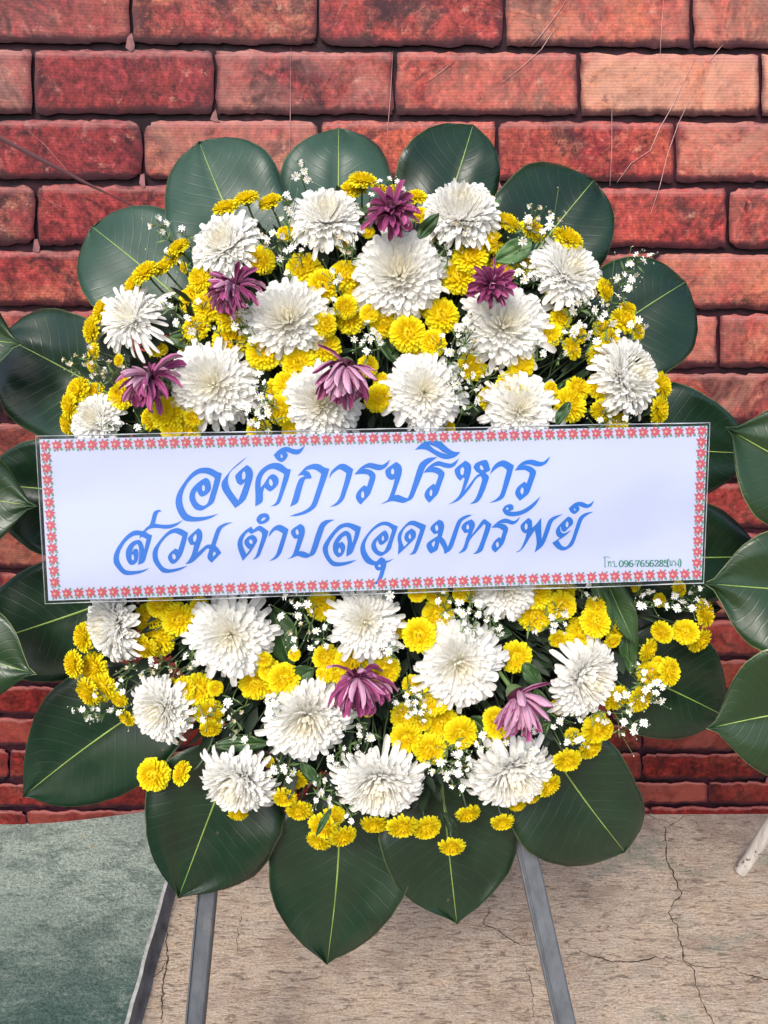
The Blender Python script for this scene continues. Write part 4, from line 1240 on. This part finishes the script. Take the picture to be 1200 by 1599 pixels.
crop(170, 780, 6, [
 [L_('383 642 320 680 250 700 180 708 130 695 85 650 50 600 45 545 60 490 100 420 160 345 220 300 270 288 320 295 350 265 385 235 405 170 420 120 445 102 475 97 498 113 465 120 445 170 432 225 500 235 570 235 640 218 695 192 640 240 580 268 520 273 440 265 380 275 345 300 370 320 407 335 390 400 360 500 332 585 275 612 285 540 285 460 270 415 235 440 212 500 240 465 268 462 280 500 275 560 250 600 210 613 185 595 165 550 160 500 175 450 215 400 265 380 300 385 320 420 335 470 345 410 355 370 310 348 290 365 292 335 240 338 190 365 140 420 105 490 95 550 110 600 145 650 190 668 260 668 320 660'), L_('218 512 232 522 238 555 228 572 215 555 212 530')],
 [L_('740 620 680 655 610 678 550 687 500 680 460 640 420 580 410 520 420 470 450 420 510 345 570 290 630 268 680 275 743 312 725 390 700 480 670 545 640 580 605 603 575 590 555 545 575 500 625 458 650 472 665 430 690 345 630 315 590 318 540 350 490 410 462 470 458 530 475 580 510 630 560 652 620 648 680 635'), L_('600 508 620 515 628 545 615 565 600 550 593 525')],
 [L_('717 605 750 570 780 510 800 430 790 425 765 425 745 385 750 350 840 267 870 295 878 350 860 410 830 500 880 455 920 425 960 422 990 330 1015 270 1050 240 1100 220 1160 212 1110 235 1065 265 1040 310 1020 370 1000 430 1030 460 1055 500 1010 545 965 592 935 565 925 530 945 465 920 460 860 520 800 575 760 598'), L_('810 322 825 330 822 370 808 398 795 388 790 355'), L_('985 487 1005 500 1000 515 978 535 975 510')]])
crop(360, 780, 6, [
 [L_('117 575 85 500 68 440 68 400 90 345 140 290 195 252 215 283 265 247 300 255 358 298 335 370 300 460 275 520 250 548 210 565 240 525 265 450 298 328 262 288 195 323 168 300 140 330 115 385 120 440 150 513 185 465 160 455 135 420 133 385 170 345 210 332 240 350 252 385 235 420 190 490'), L_('188 372 205 385 210 408 195 418 180 405 175 385')],
 [L_('245 190 255 160 285 135 325 128 355 140 368 175 350 205 315 225 280 230 255 215'), L_('288 190 305 170 328 168 330 178 312 195 292 203')],
 [L_('357 352 370 305 400 265 440 240 480 240 545 278 525 350 490 460 470 510 440 545 400 568 363 575 400 550 430 510 460 420 492 318 440 288 405 298')],
 [L_('530 558 570 535 595 490 625 390 632 362 600 365 575 335 568 300 590 270 655 228 688 250 698 300 680 370 640 485 680 485 740 510 760 460 800 330 835 240 870 205 910 190 978 188 930 210 890 245 870 290 830 410 790 508 750 530 712 547 670 540 625 527 580 545'), L_('622 277 636 290 640 320 628 333 614 320 610 290')],
 [L_('1183 565 1120 600 1050 620 980 626 935 605 890 545 868 490 868 440 900 380 960 300 1020 240 1090 218 1150 228 1225 258 1205 340 1170 430 1142 500 1087 535 1090 470 1100 400 1085 335 1050 355 1010 410 1050 395 1075 430 1072 475 1045 525 1005 542 975 510 960 460 970 400 1010 340 1060 300 1095 292 1130 330 1142 408 1155 370 1170 300 1110 262 1060 262 1010 295 950 370 920 430 915 480 935 540 975 580 1040 588 1110 578'), L_('1018 450 1032 462 1035 490 1022 502 1010 485')]])
crop(540, 780, 6, [
 [L_('455 553 400 570 330 580 275 578 230 545 195 490 183 440 190 390 230 320 290 265 350 240 400 250 435 285 410 370 370 470 345 493 305 475 285 430 285 405 300 380 315 415 335 425 370 405 402 365 395 315 375 288 340 305 270 370 242 420 245 465 280 510 320 528 350 522 418 470 440 400 490 252 450 235 400 210 350 208 290 235 230 290 170 370 140 440 143 510 180 580 225 608 275 615 380 595'), L_('345 335 358 350 360 375 348 388 337 370')],
 [L_('333 538 290 580 268 610 280 650 305 665 328 662 310 720 290 760 245 795 300 790 340 745 365 670 382 610 370 560'), L_('315 607 330 615 325 633 308 632 303 618')],
 [L_('490 518 495 430 487 370 495 320 530 270 590 210 640 198 690 215 755 242 730 320 695 420 665 490 640 510 595 520 630 485 660 400 700 280 640 245 595 240 555 270 525 330 525 385 548 443 583 405 560 385 550 350 570 305 620 270 655 300 658 345 640 375 590 425'), L_('598 318 610 335 612 360 600 370 590 350')],
 [L_('797 507 768 470 758 425 780 395 840 355 862 340 862 315 830 325 800 290 795 265 820 230 875 188 910 205 925 250 915 300 900 350 930 380 958 445 985 370 1020 270 1050 200 1090 165 1140 145 1190 142 1130 175 1090 205 1065 260 1030 370 990 468 927 510 915 460 880 400 865 460 850 480'), L_('852 235 865 248 868 280 855 298 842 280 838 255'), L_('832 388 840 395 825 450 812 430 808 410')]])
crop(720, 760, 5.4545, [
 [L_('-22 570 20 520 45 440 65 390 30 395 8 360 8 335 40 300 90 278 115 300 120 335 105 370 90 412 130 360 180 290 205 275 262 320 240 390 210 470 185 540 150 565 102 575 135 545 165 480 210 340 195 318 160 360 80 450 50 530 20 555'), L_('55 318 68 330 70 355 58 367 45 350')],
 [L_('260 350 300 310 345 280 390 272 440 290 470 285 508 252 480 300 440 322 390 310 330 310 380 325 403 360 385 420 360 490 295 560 270 540 262 510 285 465 325 428 340 440 360 375 320 350'), L_('310 467 322 480 322 505 310 520 300 500 300 480')],
 [L_('352 195 380 160 420 148 445 160 450 190 415 212 470 212 530 195 600 150 680 80 640 150 580 205 510 240 440 252 390 243 365 222'), L_('390 175 408 185 400 198 385 193')],
 [L_('463 560 510 530 545 450 560 395 540 395 515 370 512 325 575 265 605 290 608 350 640 320 685 265 685 350 688 450 715 370 745 290 790 255 870 233 820 265 780 300 745 400 700 500 627 560 645 490 640 420 630 370 590 430 540 510 500 550'), L_('552 308 568 325 566 355 553 368 542 345')],
 [L_('778 478 845 435 820 420 808 380 830 335 900 265 920 253 950 275 955 315 925 345 885 385 860 375 850 340 845 345 855 385 885 397 940 368 900 410 830 457 860 500 890 512 920 490 950 430 985 320 1010 260 1060 225 1130 212 1080 240 1040 275 1010 350 975 450 950 500 900 535 860 543 820 525 795 500'), L_('903 293 915 305 915 335 902 347 892 325')],
 [L_('918 185 955 150 995 130 1040 132 1080 150 1110 138 1135 115 1115 160 1080 180 1040 175 1000 160 1012 190 995 215 965 232 935 215'), L_('965 182 977 190 975 205 965 200')]])
def smooth_loop(pts, k=3):
    n = len(pts)
    def corner(i):
        a, b, c = pts[i - 1], pts[i], pts[(i + 1) % n]
        v1 = (b[0] - a[0], b[1] - a[1])
        v2 = (c[0] - b[0], c[1] - b[1])
        d = (v1[0] * v2[0] + v1[1] * v2[1]) / (math.hypot(*v1) * math.hypot(*v2) + 1e-9)
        return d < 0.5
    out = []
    for i in range(n):
        p0, p1, p2, p3 = pts[i - 1], pts[i], pts[(i + 1) % n], pts[(i + 2) % n]
        c1, c2 = corner(i), corner((i + 1) % n)
        for j in range(k):
            t = j / k
            m1 = [0 if False else (p2[a] - p0[a]) / 2 for a in (0, 1)] if not c1 else [(p2[a] - p1[a]) for a in (0, 1)]
            m2 = [(p3[a] - p1[a]) / 2 for a in (0, 1)] if not c2 else [(p2[a] - p1[a]) for a in (0, 1)]
            h = (2 * t ** 3 - 3 * t * t + 1, t ** 3 - 2 * t * t + t, -2 * t ** 3 + 3 * t * t, t ** 3 - t * t)
            out.append(tuple(h[0] * p1[a] + h[1] * m1[a] + h[2] * p2[a] + h[3] * m2[a] for a in (0, 1)))
    return out
for gi, loops in enumerate(GL):
    sm = [smooth_loop(l) for l in loops]
    tri = tessellate_polygon([[Vector((x, y, 0)) for x, y in l] for l in sm])
    flat = [p for l in sm for p in l]
    mb = MB()
    mb.poly([C(x, y, 0.0005 + (0.0003 if gi == 19 else 0)) for x, y in flat], [tuple(t) for t in tri])
    mb.obj('letter', M_blue, card, smooth=False)

# telephone line in small green print: strokes thick when upright, thin when level
def stroke(mb, pts, tn=0.35, tk=1.0, dz=0.0005):
    for (a, b) in zip(pts[:-1], pts[1:]):
        dx, dy = b[0] - a[0], b[1] - a[1]
        l = math.hypot(dx, dy) + 1e-9
        w = tn + (tk - tn) * abs(dy) / l
        nx, ny = -dy / l * w, dx / l * w
        q = [(a[0] + nx, a[1] + ny), (b[0] + nx, b[1] + ny), (b[0] - nx, b[1] - ny), (a[0] - nx, a[1] - ny)]
        mb.poly([C(x, y, dz + 0.00002 * (len(mb.v) % 7)) for x, y in q], [(0, 1, 2, 3)])
DG = {
 '0': [[(0.5, 0), (0.15, .15), (0.05, .5), (0.15, .85), (0.5, 1), (0.85, .85), (0.95, .5), (0.85, .15), (.5, 0)]],
 '9': [[(.9, .35), (.75, .08), (.45, 0), (.15, .12), (.08, .35), (.2, .55), (.5, .6), (.8, .5), (.92, .3), (.92, .6), (.75, .9), (.4, 1), (.15, .88)]],
 '6': [[(.85, .12), (.55, 0), (.25, .15), (.08, .5), (.1, .75), (.3, .97), (.55, 1), (.85, .88), (.92, .65), (.75, .45), (.45, .42), (.15, .6)]],
 '7': [[(.08, .25), (.1, .03), (.95, .03), (.55, .5), (.42, 1)]],
 '5': [[(.85, .02), (.25, .02), (.18, .48), (.5, .38), (.85, .5), (.92, .75), (.7, .97), (.35, 1), (.1, .85)]],
 '2': [[(.12, .28), (.25, .05), (.55, 0), (.85, .12), (.88, .35), (.5, .65), (.1, .97), (.92, .97), (.95, .78)]],
 '8': [[(.5, 0), (.18, .12), (.2, .35), (.5, .48), (.82, .36), (.82, .12), (.5, 0)], [(.5, .48), (.12, .62), (.1, .88), (.5, 1), (.9, .88), (.88, .62), (.5, .48)]],
 '-': [[(.1, .58), (.9, .55)]],
 '(': [[(.8, -.15), (.35, .1), (.2, .5), (.35, .95), (.8, 1.15)]], ')': [[(.2, -.15), (.65, .1), (.8, .5), (.65, .95), (.2, 1.15)]], '.': [[(.3, .85), (.3, 1)], [(.5, .85), (.5, 1)]],
 'SO': [[(.1, -.42), (.35, -.6), (.9, -.58), (1.3, -.52)], [(.35, -.5), (.4, .2), (.35, 1), (.7, .95)]],
 'TH': [[(.1, .2), (.3, .1), (.3, .95)], [(.3, .5), (.6, .12), (.85, .2), (.85, 1)]],
 'RO': [[(.15, .2), (.5, .1), (.9, .12)], [(.3, .25), (.75, .4), (.75, .95), (.45, .9)]],
 'NO': [[(.1, .2), (.3, .1), (.3, .95), (.6, .75), (.95, .95)], [(.8, .1), (.8, .9)]],
 'AA': [[(.15, .3), (.45, .1), (.75, .25), (.75, 1)]],
 'NG': [[(.45, .2), (.75, .15), (.75, .95), (.45, .8), (.1, .45)]]}
txt = [('SO', 942, 8, 1), ('TH', 948.5, 7, 1), ('RO', 955.5, 6, 1), ('.', 961, 4, 0), ('0', 967, 7, 0), ('9', 974.8, 7, 0), ('6', 982.4, 7, 0), ('-', 989.5, 5, 0), ('7', 992.5, 7, 0), ('6', 1000, 7, 0), ('5', 1007.8, 6.6, 0), ('6', 1014.5, 7, 0),
       ('2', 1022, 7, 0), ('8', 1029.6, 7, 0), ('5', 1037, 6.6, 0), ('(', 1039.5 + 2, 4, 0), ('NO', 1045, 6, 1), ('AA', 1051, 5, 1), ('NG', 1056, 5.5, 1), (')', 1060.5, 4, 0)]
for ch, x0, w, thin in txt:
    mb = MB()
    y1 = 885.5 - (x0 - 942) * 0.012
    for s in DG[ch]:
        stroke(mb, [(x0 + p[0] * w, y1 - 10 + p[1] * 10) for p in s], 0.4, 0.6 if thin else 1.15)
    mb.obj('letter', M_green_ink, card, smooth=False)

# printed poinsettia border
M_ppet = m_plain('poinsettia_red', (0.44, 0.075, 0.105), 0.6, 0.3, 300, 0.25)
M_pgrn = m_plain('poinsettia_green', (0.11, 0.24, 0.13), 0.6, 0.3, 300, 0.25)
M_pcen = m_plain('poinsettia_centre', (0.62, 0.42, 0.28), 0.6, 0.3)
def motif():
    mb = MB()
    def pet(cx, cy, ang, L, w, mat, z):
        c, s = math.cos(ang), math.sin(ang)
        pts = [(0, 0), (L * .45, w), (L, 0), (L * .45, -w)]
        mb.poly([(cx + x * c - y * s, cy + x * s + y * c, z) for x, y in pts], [(0, 1, 2, 3)], mat)
    pet(4, -4, R(-35), 6.0, 2.6, 1, 0.3)
    pet(-3, -5, R(-110), 5, 2.0, 1, 0.32)
    pet(3.8, 4.2, R(60), 5.4, 2.0, 1, 0.34)
    for k, (a, L, w) in enumerate(((15, 10.0, 3.4), (-22, 9.0, 3.2), (-78, 9.6, 2.7), (-140, 7.6, 2.7), (145, 9.0, 2.5), (95, 9.2, 2.5), (50, 8.6, 3.0))):
        pet(-1, 0, R(a), L, w, 0, 0.45 + 0.03 * k)
    for k in range(5):
        pet(-1.4, 0, R(72 * k + 100), 2.4, 0.7, 2, 0.8 + 0.02 * k)
    return mb.mesh('border_flower', [M_ppet, M_pgrn, M_pcen], False)
mot = motif()
def place_motif(x, y):
    c = C(x, y, 0.0002)
    ex = (C(x + 2, y - 0.04) - C(x - 2, y + 0.04)).normalized()
    ey = (C(x, y - 2) - C(x, y + 2)).normalized()
    ez = ex.cross(ey).normalized()
    ey = ez.cross(ex)
    s = pxs(Z_CARD) * 1.03
    M = Matrix.Translation(c) @ Matrix((ex, ey, ez)).transposed().to_4x4() @ Matrix.Diagonal((s, s, 0.0007, 1))
    link(bpy.data.objects.new('border_flower', mot), card, M)
for k in range(57):
    t = k / 56
    place_motif(71 + (1096.5 - 71) * t, 696 + (673 - 696) * t)
for k in range(1, 13):
    t = k / 13
    place_motif(71 + (87 - 71) * t, 696 + (927 - 696) * t)
    place_motif(1096.5 + (1088 - 1096.5) * t, 673 + (896 - 673) * t)
for k in range(56):
    t = k / 55
    place_motif(87 + (1088 - 87) * t, 927 + (896 - 927) * t)

# ------------------------------------------------------------------ neighbouring wreaths
nb_r = empty('leaf_wreath', P(1500, 1000, 0.04), 'neighbouring wreath at the right edge, three fresh green rubber leaves pointing inward', 'wreath', None)
nb_l = empty('leaf_wreath', P(-300, 800, 0.04), 'neighbouring wreath at the left edge, three fresh green rubber leaf tips pointing inward', 'wreath', None)
for i, (nb, tp, bs, hl, hr, zt) in enumerate([
    (nb_r, (1133, 667), (1335, 770), 100, 100, 0.01), (nb_r, (1098, 911), (1340, 930), 104, 106, 0.01), (nb_r, (1103, 1138), (1330, 1100), 106, 104, 0.0),
    (nb_l, (37, 537), (-170, 520), 84, 84, 0.01), (nb_l, (59, 791), (-160, 770), 88, 88, 0.01), (nb_l, (58, 1053), (-150, 985), 86, 86, 0.01)]):
    leaf(nb, 'rubber_leaf', tp, bs, hr, hl, 'drip', 0.045 + 0.004 * (i % 3), zt, fold=0.16, wave=0.008, mat=M_leaf_n, seed=i + 60, curl=0.02)
for nb, sx_ in ((nb_r, 1), (nb_l, -1)):
    mb = MB()
    cx = 1500 if sx_ > 0 else -320
    rows = [[tuple(P(cx + rr * math.cos(a), 880 + rr * 1.1 * math.sin(a), zz)) for a in np.linspace(0, 2 * math.pi, 33)] for rr, zz in ((220, 0.0), (210, 0.03), (120, 0.06), (5, 0.065))]
    mb.grid(rows)
    mb.obj('moss_base', M_foam, nb)
